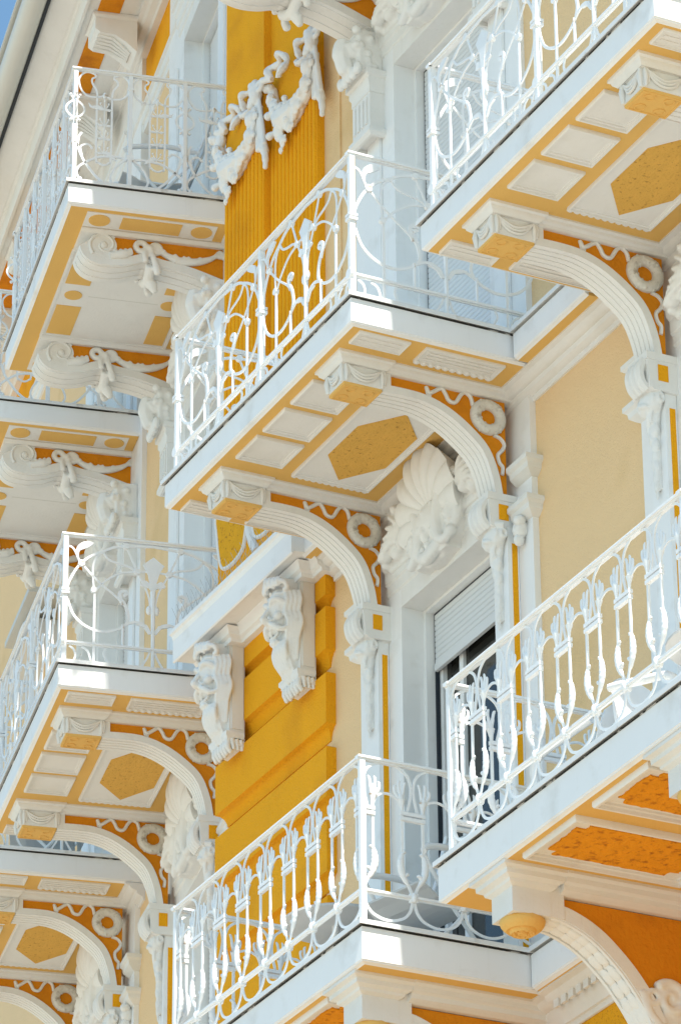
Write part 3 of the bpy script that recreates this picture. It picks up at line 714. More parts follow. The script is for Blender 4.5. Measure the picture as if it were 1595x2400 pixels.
def crest_meshes():
    nl, nr = 9, 14; R0 = .40; vs = []; fs = []
    na = nl*8
    for j in range(nr+1):
        t = j/nr
        for i in range(na+1):
            u = i/na; th = math.radians(-104+208*u); l = abs(math.sin(PI*nl*u))**.7
            R = R0*(.98+.06*math.cos(th))*(1+.045*(l-.5)*t)
            r = .05+(R-.05)*t
            x = r*math.sin(th)*.92; z = -.60+r*math.cos(th)
            y = 1.225-.15*(1-(abs(th)/2.3)**2)*math.sin(PI*(.15+.55*t))-(.004+.026*t**.7)*l
            vs.append((x, y, z))
    for i in range(na+1):      # rolled rim going back to the wall
        v = vs[nr*(na+1)+i]; vs.append((v[0]*.96, v[1]+.028, v[2]-.006))
    for i in range(na+1):
        v = vs[nr*(na+1)+i]; vs.append((v[0]*.80, 1.275, -.60+(v[2]+.60)*.80))
    for j in range(nr+2):
        for i in range(na): a = j*(na+1)+i; fs.append((a, a+1, a+na+2, a+na+1))
    m = MB(); m.add(vs, fs); shell = m.mesh('scallop_shell', WHITE, 70)
    m = MB(); y = 1.20
    for s in (-1, 1):
        c = cr([(s*.37, y, -.555), (s*.36, y-.03, -.49), (s*.30, y-.05, -.455), (s*.22, y-.05, -.475), (s*.15, y-.05, -.56), (s*.115, y-.05, -.68), (s*.13, y-.05, -.79), (s*.19, y-.05, -.86), (s*.255, y-.04, -.85), (s*.265, y-.03, -.80)], 5)
        n = len(c); m.tube(c, [.020+.020*math.sin(PI*i/(n-1)) for i in range(n)], 8)
        m.ball((s*.365, y-.02, -.545), (.042, .04, .042), 8, 6); m.ball((s*.25, y-.03, -.825), (.042, .04, .042), 8, 6)
        m.ball((s*.24, y, -.68), (.10, .055, .12), 10, 7)
        for i in range(9): m.ball((s*random.uniform(.18, .31), y-.045, random.uniform(-.76, -.60)), random.uniform(.012, .022), 6, 4)
        # acanthus leaves spreading sideways over the lintel
        for k, (dx, dz, r) in enumerate(((.36, -.42, .055), (.42, -.44, .065), (.46, -.52, .07), (.52, -.50, .055), (.55, -.58, .06), (.60, -.62, .05), (.50, -.63, .06), (.60, -.54, .035), (.44, -.37, .04), (.645, -.66, .03), (.41, -.60, .05))):
            m.ball((s*dx, y+.01-.02*(k % 3), dz), (r, .05, r*.8), 8, 6)
        for k in range(5):
            m.tube(cr([(s*.34, y-.02, -.55), (s*(.42+.03*k), y-.06, -.46-.035*k), (s*(.50+.035*k), y-.05, -.40-.06*k)], 4), .018, 6)
    for i in range(22): m.ball((random.uniform(-.11, .11), y-.04-random.random()*.03, random.uniform(-.86, -.56)), random.uniform(.018, .034), 7, 5)
    m.tube(cr([(-.16, y-.01, -.80), (0, y-.05, -.90), (.16, y-.01, -.80)], 5), .045, 8)
    m.box(-.66, .66, 1.225, 1.29, -.70, -.50); m.box(-.2, .2, 1.17, 1.28, -.90, -.55)
    m.disc((0, 1.245, -.60), .33, .045, 'y', 24); m.ball((0, 1.17, -.64), (.16, .06, .12), 12, 8)
    return shell, melt('acanthus_scrolls', m, WHITE, .009, 2)
SHELL, SCROLLS = crest_meshes()
def capital3_mesh():
    m = MB(); y = 1.17
    for u in (-.06, 0, .06): m.tube([(u, a, b) for a, b in spiral(1.14, -.72, .10, .02, PI*1.05, 1.3, 26)], .034, 7)
    m.tube(cr([(0, 1.05, -.70), (0, 1.03, -.80), (0, 1.06, -.90), (0, 1.12, -.93)], 4), [.07]*5+[.06]*4+[.04]*4, 8)
    for i in range(16): m.ball((random.choice((-.11, .11)), random.uniform(1.06, 1.22), random.uniform(-.95, -.62)), random.uniform(.018, .035), 7, 5)
    for k in range(5): m.ball((-.12+.06*k, 1.08, -.94-.01*(k % 2)), (.035, .03, .05), 7, 5)
    m.box(-.11, .11, 1.10, 1.27, -.95, -.62)
    return melt('acanthus_console', m, WHITE, .009, 1)
CAP3 = capital3_mesh()
NSL = 0
def bay(fr, cx, za, zb, crest=True, kind=2, closed=1.0, slats=True):
    global NSL
    for sx in (-1, 1):
        a, c = (.69, 1.13) if sx > 0 else (-1.10, -.54); xp = .87 if sx > 0 else -.80
        p = bp('pier', MB().box(a, c, 1.27, 1.62, za, zb-.001), WPAINT, fr); at(p, cx)
        a, c = xp-.087, xp+.087
        bp('pilaster', MB().box(a, c, 1.195 if kind == 2 else 1.25, 1.268, za, zb-1.10), WPAINT, fr, p)
        e = .0015
        if kind == 2: bp('ochre_strip', MB().box(a-e, c+e, 1.222, 1.258, za, zb-1.2), OCHRE, fr, p)
        if kind == 2:
            obj('fruit_pendant', PEND, p, (xp, 0, zb))
            xo = 1.13 if sx > 0 else -1.10
            pa = [(xp+sx*.09, 1.27), (xo, 1.27), (xo, 1.31)]
            if sx < 0: pa = pa[::-1]
            for z0 in (-.72, -.985):
                m = MB().sweep(pa, [(0, zb+z0), (.075, zb+z0), (.075, zb+z0-.03), (.055, zb+z0-.045), (.05, zb+z0-.075), (.02, zb+z0-.10), (0, zb+z0-.11)])
                bp('pier_capital', m, WHITE, fr, p, 35)
            m = MB(); X = sx*1.03
            m.ball((X, 1.24, zb-1.14), (.05, .05, .06), 8, 6); m.ball((X+sx*.03, 1.22, zb-1.10), (.035, .04, .035), 8, 6); m.ball((X, 1.23, zb-1.21), (.03, .035, .04), 8, 6)
            if sx > 0: bp('leaf_drop', m, STONE, fr, p, 80)
        elif kind == 3:
            obj('acanthus_console', CAP3, p, (xp, 0, zb))
            m = MB().sweep([(xp-.13, 1.27), (xp-.13, 1.16), (xp+.13, 1.16), (xp+.13, 1.27)], [(-.02, zb-.94), (.03, zb-.94), (.03, zb-.98), (.012, zb-.99), (.012, zb-1.03), (0, zb-1.05), (0, zb-1.10), (-.02, zb-1.10)])
            m.box(xp-.125, xp+.125, 1.165, 1.27, zb-1.40, zb-.95)
            for k in range(4): m.box(xp-.10+.055*k, xp-.075+.055*k, 1.155, 1.17, zb-1.33, zb-1.13)
            m.sweep([(xp-.13, 1.27), (xp-.13, 1.165), (xp+.13, 1.165), (xp+.13, 1.27)], [(-.02, zb-1.38), (.02, zb-1.38), (.02, zb-1.41), (.0, zb-1.43), (-.02, zb-1.43)])
            bp('pilaster_capital', m, WHITE, fr, p, 35)
    hz = zb-.945
    l = at(bp('lintel', MB().box(-.54, .69, 1.27, 1.62, hz, zb-.002), WHITE, fr), cx)
    pr = [(-.01, zb-.56), (.075, zb-.56), (.075, zb-.59), (.055, zb-.60), (.05, zb-.64), (.03, zb-.66), (.028, zb-.74), (.015, zb-.75), (.013, zb-.81), (-.01, zb-.83)]
    bp('architrave', MB().sweep([(-.70, 1.27), (.78, 1.27)], pr), WHITE, fr, l, 35)
    if crest:
        q = obj('shell_crest', SCROLLS, B); q.rotation_euler = l.rotation_euler; at(q, cx+.05, zb)
        obj('scallop_shell', SHELL, q)
    # window: frame, gasket, roller shutter, glazing
    wn = at(bp('window', MB().box(-.615, -.585, 1.42, 1.56, za, hz).box(.585, .615, 1.42, 1.56, za, hz).box(-.585, .585, 1.42, 1.56, hz-.02, hz), WPAINT, fr), cx+.075)
    m = MB()
    for s in (-1, 1): a, c = sorted((s*.569, s*.585)); m.box(a, c, 1.478, 1.50, za, hz-.02)
    m.box(-.569, .569, 1.478, 1.50, hz-.034, hz-.02)
    bp('gasket', m, GASKET, fr, wn)
    bot = (hz-.03)-(hz-.03-za)*closed
    n = int(((hz-.03)-bot)/.037)
    if slats and NSL+n < 290:
        for k in range(n): obj('shutter_slat', SLAT, wn, (0, 0, hz-.033-.037*k))
        NSL += n
    else:
        m = MB()
        for k in range(n): m.prism([(1.477, hz-.033-.037*k), (1.468, hz-.051-.037*k), (1.477, hz-.0675-.037*k), (1.484, hz-.0675-.037*k), (1.484, hz-.033-.037*k)], 'x', -.568, .568)
        bp('shutter_slats', m, SHUT, fr, wn)['kind'] = 'stuff'
    bp('shutter_backing', MB().box(-.569, .569, 1.488, 1.492, bot, hz-.03), GASKET, fr, wn)
    if closed < .99:
        bp('shutter_bottom_bar', MB().box(-.568, .568, 1.466, 1.49, bot-.05, bot-.001), SHUT, fr, wn)
        bp('glass_pane', MB().box(-.58, .58, 1.535, 1.545, za, hz), GLASSD, fr, wn)
        m = MB()
        for x0, x1 in ((-.585, -.535), (.565, .585)): m.box(x0, x1, 1.505, 1.54, za, hz)
        m.box(-.34, -.29, 1.515, 1.538, za, hz)
        for z0, z1 in ((za, za+.09), (za+.95, za+1.03)): m.box(-.535, -.34, 1.517, 1.536, z0, z1).box(-.29, .565, 1.517, 1.536, z0, z1)
        bp('sash', m, WPAINT, fr, wn)
C1, C2 = -HW, .845+HW
bay(1, C1, Z1, Z2, True, 2, .115)
bay(1, C1, Z2, Z3, True, 3, 1)
bay(1, C2, Z2, Z3, True, 3, 1)
bay(1, C2, Z1, Z2, True, 2, 1, False)
bay(2, -1.50, Z3, 7.4, False, 0, 1, False)
bay(2, -HW, Z2, Z3, True, 3, 1)
bay(2, -HW, Z1, Z2, True, 2, 1, False)
bay(2, -3.28-HW, Z2, Z3, True, 3, 1)
bay(2, -3.28-HW, Z1, Z2, True, 2, 1, False)
bay(2, -4.84, Z3, 7.4, False, 0, 1, False)
bay(1, C1, Z3, 7.4, False, 0, 1, False); bay(1, C2, Z3, 7.4, False, 0, 1, False)
for fr, cx in ((1, C1), (1, C2), (2, -HW), (2, -3.28-HW)):
    at(bp('plinth_pier', MB().box(-1.10, 1.10, 1.27, 1.62, GZ, Z1-.002), OCHRE, fr), cx)
# --- ledges that join the balconies along the wall
def ledge(x0, x1, y0, z, zb):
    o = bp('ledge', MB().sweep([(x0, y0), (x1, y0)], [(-.026, z-.028), (-.022, z-.032), (-.022, z+zb+.018), (-.027, z+zb+.015), (-.027, z+zb+.009), (-.042, z+zb+.003), (-.050, z+zb-.002), (-.050, z+zb+.02), (-.28, z+zb+.02), (-.28, z-.028)]), WPAINT, 1)
    bp('drip_tray', MB().sweep([(x0, y0), (x1, y0)], [(0, z+.003), (0, z-.024), (-.004, z-.024), (-.006, z-.008), (-.28, z-.005), (-.28, z+.004)]), TRAY, 1, o)
    bp('ledge_soffit', MB().box(x0, x1, y0+.048, 1.32, z+zb, z-.06), LOCHRE, 1, o)
for z, zb, h, d in ((Z2, -.20, .10, .15), (Z1, -.235, .16, .2)):
    ledge(-HW*2-.20, -HW*2, 1.046, z, zb); ledge(0, .845, 1.046, z, zb)
    pr = [(0, z+zb), (d, z+zb), (d, z+zb-.012), (d*.8, z+zb-.02), (d*.72, z+zb-.04), (d*.55, z+zb-.055), (d*.45, z+zb-.055), (d*.4, z+zb-.08), (d*.2, z+zb-h), (.02, z+zb-h), (.015, z+zb-h-.03), (0, z+zb-h-.03)]
    for x0, x1 in ((-2.84, -2.64), (-.02, .865)): bp('bed_moulding', MB().sweep([(x0, YW), (x1, YW)], pr), WHITE, 1, None, 35)
for i in range(10): bp('dentil', MB().box(.02+i*.083, .075+i*.083, 1.185, 1.205, Z1-.33, Z1-.275), WHITE, 1)

# --- the yellow pavilion between the wings
XL, XR = -4.50, -2.85
bp('pavilion_core', MB().box(XL+.03, XR-.03, 1.325, 1.9, GZ, .02), OCHRE, 1)
joints = [-.285, -.487, -.927, -1.437]+[-1.437-.5*k for k in range(1, 26)]
for k in range(len(joints)-1):
    z1, z0 = joints[k]-(.0 if k == 0 else .022 if k == 1 else .042), joints[k+1]+(.022 if k == 0 else .042)
    if z0 < GZ: break
    ch = .04 if k == 0 else .08
    c = .03
    m = MB()
    pl = [(XL, 1.9), (XL, 1.24+c), (XL+c*.6, 1.24), (XR-c*.6, 1.24), (XR, 1.24+c), (XR, 1.33)]
    pr = [(0, z1), (0, z1-.004), (0, z0+ch), (-.022, z0+ch*.88), (-.045, z0+ch*.55), (-.058, z0+ch*.15), (-.063, z0-.012), (-.2, z0-.012), (-.2, z1+.0), (-.04, z1+.012), (-.012, z1+.010)]
    m.sweep([(XL, 1.9), (XL, 1.24), (XR, 1.24), (XR, 1.33)], pr)
    bp('banded_course', m, OCHRE, 1, None, 40)
prc = [(-.1, .06), (.255, .03), (.27, .03), (.29, .015), (.29, -.012), (.272, -.02), (.265, -.045), (.262, -.05), (.262, -.205), (.252, -.212), (.245, -.195), (.11, -.185), (.10, -.20), (.085, -.215), (.075, -.25), (.05, -.262), (.045, -.285), (-.1, -.285)]
CO = bp('cornice', MB().sweep([(-4.62, 1.24), (-2.80, 1.24)], prc), WPAINT, 1, None, 30)
for cx in (-4.19, -3.13):
    bp('cornice_break', MB().sweep([(cx-.15, 1.24), (cx-.15, 1.16), (cx+.15, 1.16), (cx+.15, 1.24)], [(.085, -.196), (.10, -.20), (.085, -.215), (.075, -.25), (.05, -.262), (.045, -.288), (-.12, -.288), (-.12, -.196)]), WPAINT, 1, CO, 30)
# mask consoles
def mask_mesh():
    m = MB()
    m.ball((0, 1.075, -.45), (.105, .10, .16), 16, 12)
    m.ball((0, 1.04, -.56), (.075, .05, .075), 12, 8)
    for s in (-1, 1):
        m.tube(cr([(s*.012, .985, -.452), (s*.045, .975, -.425), (s*.08, 1.0, -.425), (s*.102, 1.045, -.455)], 4), .019, 8)   # brow
        m.tube(cr([(s*.012, 1.01, -.395), (s*.05, .998, -.375), (s*.09, 1.03, -.385)], 4), .011, 6)                           # wrinkle
        m.ball((s*.047, 1.008, -.474), (.019, .013, .012), 8, 6)                                                              # eye
        m.tube(cr([(s*.022, 1.004, -.488), (s*.048, .996, -.497), (s*.076, 1.016, -.486)], 4), .008, 5)
        m.ball((s*.062, 1.012, -.535), (.036, .034, .034), 10, 7)                                                             # cheek
        m.ball((s*.020, .985, -.553), (.016, .020, .014), 8, 6)
        m.tube(cr([(s*.006, .985, -.578), (s*.045, .975, -.592), (s*.085, 1.01, -.632), (s*.108, 1.045, -.625), (s*.118, 1.06, -.60)], 4), [.017]*5+[.021]*4+[.017]*4+[.010]*4, 7)   # moustache
        for k in range(4):          # locks of hair and beard
            x0 = .092+.012*k
            m.tube(cr([(s*x0, 1.04+.028*k, -.36), (s*(x0+.024), 1.05+.026*k, -.43), (s*(x0+.010), 1.045+.026*k, -.51), (s*(x0+.028), 1.06+.024*k, -.59), (s*(x0+.004), 1.06+.02*k, -.67), (s*(x0-.012), 1.075+.016*k, -.75), (s*(x0-.034), 1.09+.012*k, -.83)], 4), [.016]*9+[.019]*8+[.015]*8, 6)
        m.tube(cr([(s*.04, .985, -.335), (s*.085, .985, -.305), (s*.125, 1.02, -.315), (s*.125, 1.045, -.35), (s*.10, 1.03, -.365)], 4), .017, 7)
    m.tube(cr([(0, .995, -.44), (0, .972, -.48), (0, .945, -.53), (0, .938, -.556), (0, .975, -.568)], 4), [.013]*5+[.018]*4+[.023]*4+[.024]*3+[.014], 8)   # nose
    for i in range(16):             # lips round the open mouth
        a = 2*PI*i/16; m.ball((.044*math.cos(a), 1.005+.012*math.cos(2*a), -.640+.040*math.sin(a)), .012, 6, 4)
    m.ball((0, 1.015, -.70), (.045, .032, .026), 9, 6)
    for k in range(0):
        x = -.06+.02*k; m.tube(cr([(x*.9, 1.025, -.70), (x*1.2, .998+abs(x)*.4, -.755), (x*.9, 1.04, -.815), (x*.6, 1.055, -.875), (x*.35, 1.10, -.95)], 4), [.018]*5+[.021]*4+[.018]*4+[.011]*4, 6)
    for k in range(7): m.ball((-.096+.032*k, .962+.012*abs(k-3), -.285-.006*abs(k-3)), (.019, .028, .036), 7, 5)
    m.tube(cr([(-.10, .995, -.325), (0, .965, -.315), (.10, .995, -.325)], 5), .016, 7)
    m.prism([(1.16, -.26), (1.01, -.27), (1.05, -.34), (1.05, -.45), (1.055, -.60), (1.05, -.68), (1.055, -.76), (1.09, -.86), (1.13, -.96), (1.16, -.96)], 'x', -.088, .088)
    for k in range(9):
        x = -.08+.02*k; y0 = 1.03+.6*abs(x)*.6
        m.tube(cr([(x, y0, -.70), (x*1.05+.008, y0-.012, -.76), (x*.9-.006, y0+.01, -.82), (x*.75, y0+.04, -.88), (x*.5, y0+.085, -.96)], 4), [.018]*9+[.016]*4+[.010]*4, 6)
    return melt('bearded_mask', m, STONE, .0055, 1)
MASK = mask_mesh()
for cx in (-4.185, -3.125):
    m = MB().prism([(1.245, -.287), (1.135, -.287), (1.135, -.91), (1.165, -.915), (1.175, -.95), (1.20, -.99), (1.245, -1.0)], 'x', cx-.125, cx+.125)
    m.prism([(1.232, -.287), (1.15, -.287), (1.15, -.88), (1.232, -.88)], 'x', cx-.132, cx+.132)
    c = bp('mask_console', m, WHITE, 1)
    obj('bearded_mask', MASK, c, (cx, 0, 0))
    m = MB().sweep([(cx-.125, 1.24), (cx-.125, 1.12), (cx+.125, 1.12), (cx+.125, 1.24)], [(-.02, -.905), (.012, -.905), (.012, -.93), (0, -.945), (0, -.96), (-.02, -.965)])
    for k in range(6): m.tube(cr([(cx-.10+.04*k, 1.14, -.95), (cx-.10+.04*k, 1.135, -1.0), (cx-.10+.04*k, 1.155+.01*(k % 2), -1.045)], 4), [.021]*5+[.017]*3+[.010], 7)
    for k in range(3): m.tube([(cx+.115, 1.16+.03*k, -.95), (cx+.11, 1.175+.03*k, -1.02)], [.02, .012], 6)
    bp('leaf_fringe', m, STONE, 1, c, 60)
# pedestal above the cornice
bp('pedestal', MB().box(XL, XR, 1.25, 1.9, .02, .95), OCHRE, 1)
def cart(x0, w, z0, z1, d=0):
    return smooth2([(x0+.02-d, z1+d), (x0+.01-d, (z0+z1)/2+.05), (x0+.05-d, z0+.12), (x0+.10, z0+.03-d), (x0+w*.5, z0-d), (x0+w-.10, z0+.03-d), (x0+w-.05+d, z0+.12), (x0+w-.01+d, (z0+z1)/2+.05), (x0+w-.02+d, z1+d)], 4)
for x0 in (-4.50, -3.98, -3.42):
    p = bp('roughcast_panel', MB().prism(cart(x0, .50, .42, .92), 'y', 1.237, 1.252), ROUGHY, 1)
    q = cart(x0, .50, .42, .92, .0)
    bp('white_border', MB().tube([(a, 1.245, h) for a, h in q], .016, 6, True), WHITE, 1, p)
for x in (-3.97, -3.44): bp('white_scroll', MB().tube(cr([(x-.02, 1.245, .92), (x+.01, 1.24, .75), (x-.01, 1.235, .6), (x+.03, 1.24, .45), (x+.10, 1.245, .34)], 4), .035, 7), WHITE, 1, None, 60)
bp('pedestal_cap', MB().sweep([(XL-.02, 1.25), (XR+.02, 1.25)], [(-.1, .94), (.05, .94), (.05, .98), (.03, 1.0), (.02, 1.04), (-.1, 1.05)]), OCHRE, 1, None, 35)
# fluted pilasters
P1 = bp('fluted_pilaster', MB().box(-4.30, -3.68, 1.20, 1.9, 1.0, ZT), OCHRE, 1)
P2 = bp('fluted_pilaster', MB().box(-3.69, -2.96, 1.255, 1.88, 1.0, ZT), OCHRE, 1)
bp('pavilion_side', MB().box(-4.45, -2.97, 1.33, 1.9, 1.0, ZT), OCHRE, 1)
for i in range(10): bp('flute', MB().tube([(-4.27+.061*i, 1.203, 1.1), (-4.27+.061*i, 1.203, 3.55)], .021, 8), OCHRE, 1, P1, 60)
for i in range(12): bp('flute', MB().tube([(-3.64+.0588*i, 1.258, 1.1), (-3.64+.0588*i, 1.258, 3.55)], .021, 8), OCHRE, 1, P2, 60)
def bow_mesh(half=False):
    m = MB(); y = -.03
    for c in ([(-.01, .04), (-.11, .075), (-.18, .085), (-.25, .085), (-.275, .02), (-.265, -.06), (-.20, -.10), (-.145, -.065)], [(.205, -.03), (.175, .06), (.29, .045), (.345, .085), (.395, .04), (.395, -.04), (.34, -.10)])[1 if half else 0:]:
        n = len(cr([(a, 0, b) for a, b in c], 5)); m.tube([(v.x, y-.02*math.sin(i*.5), v.z) for i, v in enumerate(cr([(a, 0, b) for a, b in c], 5))], [.019+.010*math.sin(i*.55)**2 for i in range(n)], 6, flat=1.2)
    m.tube(cr([(.205, y, -.03), (.14, y-.02, -.01), (.10, y-.03, 0)], 4), .026, 7)
    if half:
        m.tube(cr([(.13, y, .0), (.10, y, -.12), (.12, y, -.25), (.10, y, -.34)], 4), [.03]*9+[.02]*4, 7); m.ball((.12, y, -.06), (.05, .04, .07), 8, 6)
        return melt('ribbon_bow', m, STONE, .0065, 0)
    m.tube(cr([(-.145, y, -.065), (-.08, y-.02, -.06), (0, y-.03, -.02)], 4), .028, 7)
    m.ball((0, y-.03, -.03), (.055, .05, .10), 10, 7); m.ball((-.065, y-.02, -.08), (.045, .04, .05), 8, 6); m.torus((.07, y-.03, -.02), .03, .02, 'y', 12, 6)
    for dx, w in ((-.015, .021), (.025, .024), (.06, .020)):
        m.tube(cr([(dx*.4, y-.015, -.10), (dx*.9, y-.01, -.28), (dx*1.1, y, -.42), (dx*1.3+.015, y-.006, -.50)], 4), [.016]*4+[w]*5+[w*1.05]*4, 7)
    m.tube(cr([(.06, y, -.48), (.085, y, -.55), (.10, y, -.63), (.095, y, -.70)], 4), [.034]*5+[.026]*4+[.02]*3+[.008], 7)
    m.ball((.03, y, -.49), (.045, .025, .03), 8, 6)
    return melt('ribbon_bow', m, STONE, .0065, 0)
def swag_mesh():
    m = MB(); y = -.03
    pts = cr([(.06, y, -.10), (.10, y, -.24), (.20, y-.01, -.40), (.32, y-.02, -.48), (.44, y-.015, -.49), (.54, y-.01, -.47), (.64, y-.01, -.44), (.70, y, -.32), (.72, y, -.18)], 5)
    n = len(pts); m.tube(pts, [.034+.06*math.exp(-((i/(n-1)-.40)/.2)**2) for i in range(n)], 8)
    for i in range(110):
        t = min(1, max(0, random.gauss(.40, .17))); k = int(t*(n-1)); r = .03+.10*math.exp(-((t-.38)/.17)**2)
        m.ball(pts[k]+Vector((random.uniform(-r, r)*.9, random.uniform(-.05, .0), random.uniform(-1.1, .9)*r)), random.uniform(.020, .036), 7, 5)
    for x, z, r in ((.36, -.50, .062), (.20, -.42, .045), (.25, -.56, .05), (.42, -.60, .04), (.31, -.66, .035), (.52, -.50, .045), (.66, -.40, .055), (.69, -.28, .062), (.16, -.30, .045), (.10, -.22, .035), (.28, -.72, .022)):
        m.ball((x, y-.045, z), (r, r*.7, r), 10, 7); m.torus((x, y-.055, z), r*.45, r*.2, 'y', 10, 5)
        for k in range(6):
            a = 2*PI*k/6+x*9; m.ball((x+r*.95*math.cos(a), y-.04, z+r*.95*math.sin(a)), (r*.5, r*.35, r*.5), 6, 4)
    return melt('flower_swag', m, STONE, .0065, 0)
BOW, SWAG = bow_mesh(), swag_mesh()
for x, y, q in ((-4.44, 1.20, bow_mesh(True)), (-3.69, 1.20, BOW), (-2.92, 1.255, BOW)): o = obj('ribbon_bow', q, B); o.location = (x, y, 3.82-GZ)
for x, y in ((-4.47, 1.20), (-3.70, 1.255)): o = obj('flower_swag', SWAG, B); o.location = (x+.05, y, 3.87-GZ)

# --- eaves
def eave(fr, x0, x1, mods=True, back=0):
    YW = globals()['YW']+back
    e = bp('eave', MB().sweep([(x0, YW), (x1, YW)], [(-.05, 7.34), (.06, 7.34), (.07, 7.37), (.12, 7.385), (.14, 7.41), (.17, 7.42), (.17, 7.46), (.60, 7.46), (.60, 7.43), (.625, 7.43), (.63, 7.44), (.64, 7.56), (.66, 7.57), (.67, 7.60), (.74, 7.64), (.82, 7.68), (.86, 7.69), (.86, 7.73), (-.05, 8.1)]), WHITE, fr, None, 30)
    bp('architrave', MB().sweep([(x0, YW), (x1, YW)], [(-.05, 6.80), (.06, 6.80), (.06, 6.775), (.04, 6.765), (.035, 6.70), (.02, 6.69), (.018, 6.62), (-.05, 6.60)]), WHITE, fr, None, 30)
    bp('frieze', MB().box(x0, x1, YW-.006, YW+.2, 6.78, 7.36), OCHRE, fr)
    bp('gutter', MB().tube([(x0, .33+back, 7.69), (x1, .33+back, 7.69)], .098, 14), GUTTER, fr, None, 60)
    bp('gutter_gap', MB().box(x0, x1, .425+back, .455+back, 7.66, 7.70), GASKET, fr)
    bp('roof_edge', MB().sweep([(x0, YW), (x1, YW)], [(1.085, 7.775), (1.10, 7.775), (1.10, 7.80), (.0, 8.2), (.0, 8.17)]), GUTTER, fr)
    if mods:
        x = x1-1.66
        while x > max(x0, -9):
            m = MB().prism([(1.14, 7.458), (.79, 7.458), (.79, 7.30), (.83, 7.27), (.95, 7.26), (1.05, 7.20), (1.14, 7.12)], 'x', x-.155, x+.155)
            m.sweep([(x-.155, 1.14), (x-.155, .79), (x+.155, .79), (x+.155, 1.14)], [(0, 7.457), (.02, 7.457), (.02, 7.43), (.005, 7.41), (0, 7.41)])
            q = bp('modillion', m, WHITE, fr, e, 30)
            m = MB()
            for k in range(5): m.tube([(x-.10+.05*k, .82, 7.275), (x-.10+.05*k, .95, 7.256), (x-.06+.03*k, 1.10, 7.155)], .017, 6)
            bp('leaf_carving', m, WHITE, fr, e, 60)
            bp('coffer', MB().box(x-1.07, x-.18, .80, .985, 7.452, 7.459), ORANGE, fr, e)
            x -= 1.25
hd = bp('window_hood', MB().box(-8.12, -6.95, 1.0, 1.32, 3.93, 3.985), GUTTER, 2)
q = [(-7.55+.56*math.cos(a), 3.36+.56*math.sin(a)) for a in [PI*i/20 for i in range(21)]]; q2 = [(-7.55+.43*math.cos(a), 3.36+.43*math.sin(a)) for a in [PI*i/20 for i in range(21)]]
bp('archivolt', MB().prism(q+q2[::-1], 'y', 1.08, 1.33), WHITE, 2, hd, 40)
q = [(-7.55+.50*math.cos(a), 3.36+.50*math.sin(a)) for a in [PI*i/20 for i in range(21)]]
bp('archivolt_moulding', MB().tube([(a, 1.07, h) for a, h in q], .035, 7), WHITE, 2, hd, 60)
eave(2, -14, .72); eave(1, -4.5, -2.75, False, .20); eave(1, -2.75, 8.5, False)  # pavilion eave, out of view, added set back to shape the balcony's sun patch

# ================================================================== THINGS ON AND ABOUT THE BALCONIES
def local(b, x, y, z=0):
    rz = b.rotation_euler.z; c, q = math.cos(rz), math.sin(rz)
    return (b.location.x+c*x-q*y, b.location.y+q*x+c*y, b.location.z+z+.004)
bal = [o for o in bpy.data.objects if o.parent is None and o.name.startswith('balcony')]
def byl(t): return [o for o in bal if t in o['label']][0]
def pipe(m, pts, r=.013): return m.tube(cr([Vector(p) for p in pts], 4) if len(pts) > 2 else pts, r, 7)
def deck_chair(label, b, x, y, rz):
    t = thing('folding_chair', label, 'chair', local(b, x, y), b.rotation_euler.z+rz, 'grey canvas folding chairs')
    for sx in (-1, 1):
        m = MB(); X = sx*.27
        pipe(m, [(X, -.25, 0), (X, .05, .30), (X, .28, .62), (X, .40, 1.02)]); part('back_leg', m, IRON, t, smooth=60)
        m = MB(); pipe(m, [(X*.93, .30, 0), (X*.93, -.05, .34), (X*.93, -.24, .58)]); part('front_leg', m, IRON, t, smooth=60)
        m = MB(); pipe(m, [(X, .30, .64), (X, .05, .665), (X, -.20, .63), (X, -.26, .59)], .02); part('armrest', m, IRON, t, smooth=60)
    m = MB()
    for i in range(8):
        y0, y1 = -.27+.062*i, -.27+.062*(i+1); f = lambda v: .40-.05*math.sin(PI*(v+.27)/.5)+.02*(v < -.2)
        m.add([(-.25, y0, f(y0)), (.25, y0, f(y0)), (.25, y1, f(y1)), (-.25, y1, f(y1)), (-.25, y0, f(y0)-.012), (.25, y0, f(y0)-.012), (.25, y1, f(y1)-.012), (-.25, y1, f(y1)-.012)], [(0, 1, 2, 3), (4, 5, 6, 7), (0, 1, 5, 4), (2, 3, 7, 6), (0, 3, 7, 4), (1, 2, 6, 5)])
    part('seat', m, GREY, t)
    part('backrest', MB().prism([(.24, .44), (.33, .66), (.395, .98), (.41, .98), (.345, .655), (.255, .435)], 'x', -.25, .25), GREY, t)
    return t
deck_chair('grey canvas folding chair behind the scroll railing of the top left balcony', byl('top left balcony with'), .55, .78, 0)
deck_chair('grey canvas folding chair on the bottom centre tulip balcony, seen through its side railing', byl('tulip railed balcony at bottom centre'), .72, .72, .25)
deck_chair('grey canvas folding chair on the bottom left corner balcony, just above its slab edge', byl('bottom left corner'), .45, .70, -.2)
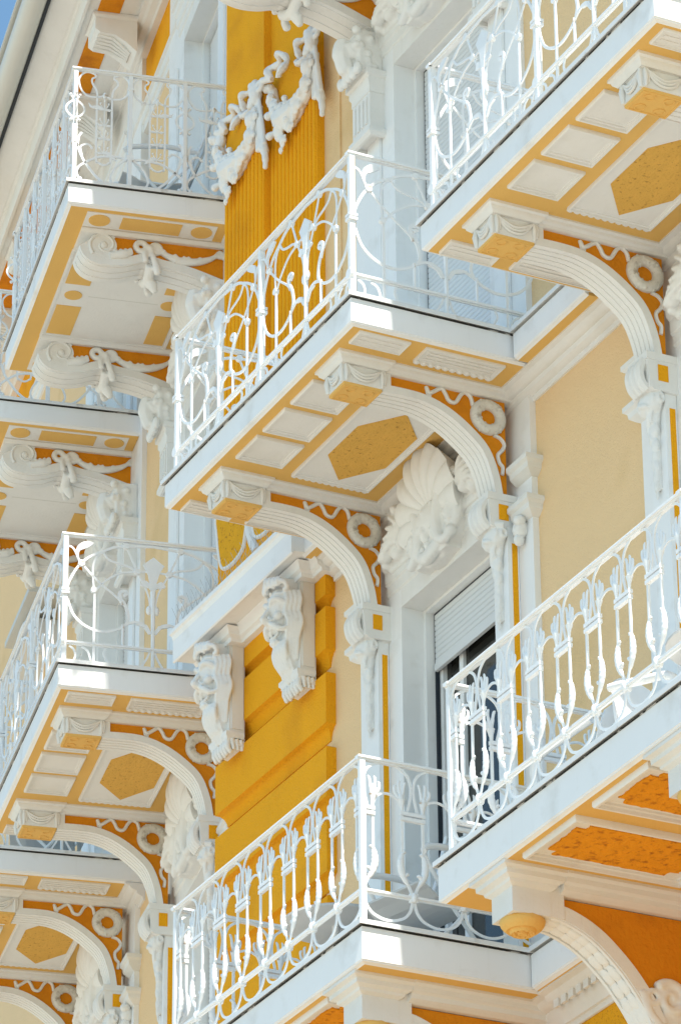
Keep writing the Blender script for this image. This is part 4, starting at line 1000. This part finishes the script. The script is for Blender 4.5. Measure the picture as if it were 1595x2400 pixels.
def shell_chair(label, b, x, y, rz):
    t = thing('garden_chair', label, 'chair', local(b, x, y), b.rotation_euler.z+rz, 'white plastic garden chairs')
    for sx in (-1, 1):
        for yy, y2 in ((-.24, -.20), (.24, .20)):
            part('leg', MB().tube([(sx*.26, yy, 0), (sx*.23, y2, .44)], [.022, .03], 8), WPAINT, t, smooth=60)
        m = MB(); pipe(m, [(sx*.25, -.22, .40), (sx*.285, -.23, .60), (sx*.285, .0, .66), (sx*.27, .22, .70)], .024); part('armrest', m, WPAINT, t, smooth=60)
    part('seat', MB().prism(smooth2([(-.26, -.25), (.26, -.25), (.25, .24), (-.25, .24)], 4), 'z', .41, .44), WPAINT, t)
    m = MB(); n = 10; vs = []
    for j in range(6):
        v = j/5; z = .44+.42*v
        for i in range(n+1):
            a = -1+2*i/n; w_ = .255-.05*v*v; top = z-(.10*a*a*v)
            vs.append((a*w_, .24+.07*v-.06*a*a, top))
    vs += [(q[0], q[1]+.016, q[2]) for q in vs]; k = 6*(n+1)
    fs = []
    for j in range(5):
        for i in range(n):
            a = j*(n+1)+i; fs += [(a, a+1, a+n+2, a+n+1), (k+a, k+a+1, k+a+n+2, k+a+n+1)]
    for i in range(n): fs += [(i, i+1, k+i+1, k+i), (5*(n+1)+i, 5*(n+1)+i+1, k+5*(n+1)+i+1, k+5*(n+1)+i)]
    for j in range(5):
        for i in (0, n): a = j*(n+1)+i; fs.append((a, a+n+1, k+a+n+1, k+a))
    m.add(vs, fs); part('backrest', m, WPAINT, t, smooth=50)
    return t
bw = byl('lower right tulip')
shell_chair('white plastic garden chair in the middle of the lower right tulip balcony', bw, -.22, .86, PI/2+.3)
shell_chair('white plastic garden chair at the far end of the lower right tulip balcony', bw, -1.0, .86, -PI/2+.2)
def table(label, b, x, y):
    t = thing('round_table', label, 'table', local(b, x, y), 0, 'round balcony tables')
    part('tabletop', MB().lathe([(0, .70), (.30, .70), (.315, .708), (.315, .722), (.30, .73), (0, .73)], n=28), GREY, t, smooth=40)
    part('column', MB().tube([(0, 0, .04), (0, 0, .70)], .022, 10), WPAINT, t, smooth=60)
    for k in range(3):
        a = 2*PI*k/3+.4; part('foot', MB().tube([(0, 0, .07), (.26*math.cos(a), .26*math.sin(a), .015)], .016, 7), WPAINT, t, smooth=60)
table('round grey table behind the tulip railing, in front of the yellow banded wall', byl('tulip railed balcony at bottom centre'), -.42, .72)
table('round grey table at the near end of the lower right tulip balcony', bw, .32, .84)
m = MB()
for i in range(46):
    x = -4.58+.0385*i
    for dy, dx in (((-.05, -.012), (.05, .008)) if i % 2 else ((.0, .0),)):
        m.tube([(x, .985+.01, .028), (x+dx+random.uniform(-.01, .01), .985+dy, .16+random.uniform(-.01, .012))], .0015, 3)
o = part('bird_spikes', m, STEEL); o['label'] = 'row of thin wire bird spikes on top of the cornice above the carved masks'; o['category'] = 'bird spikes'; o['kind'] = 'stuff'
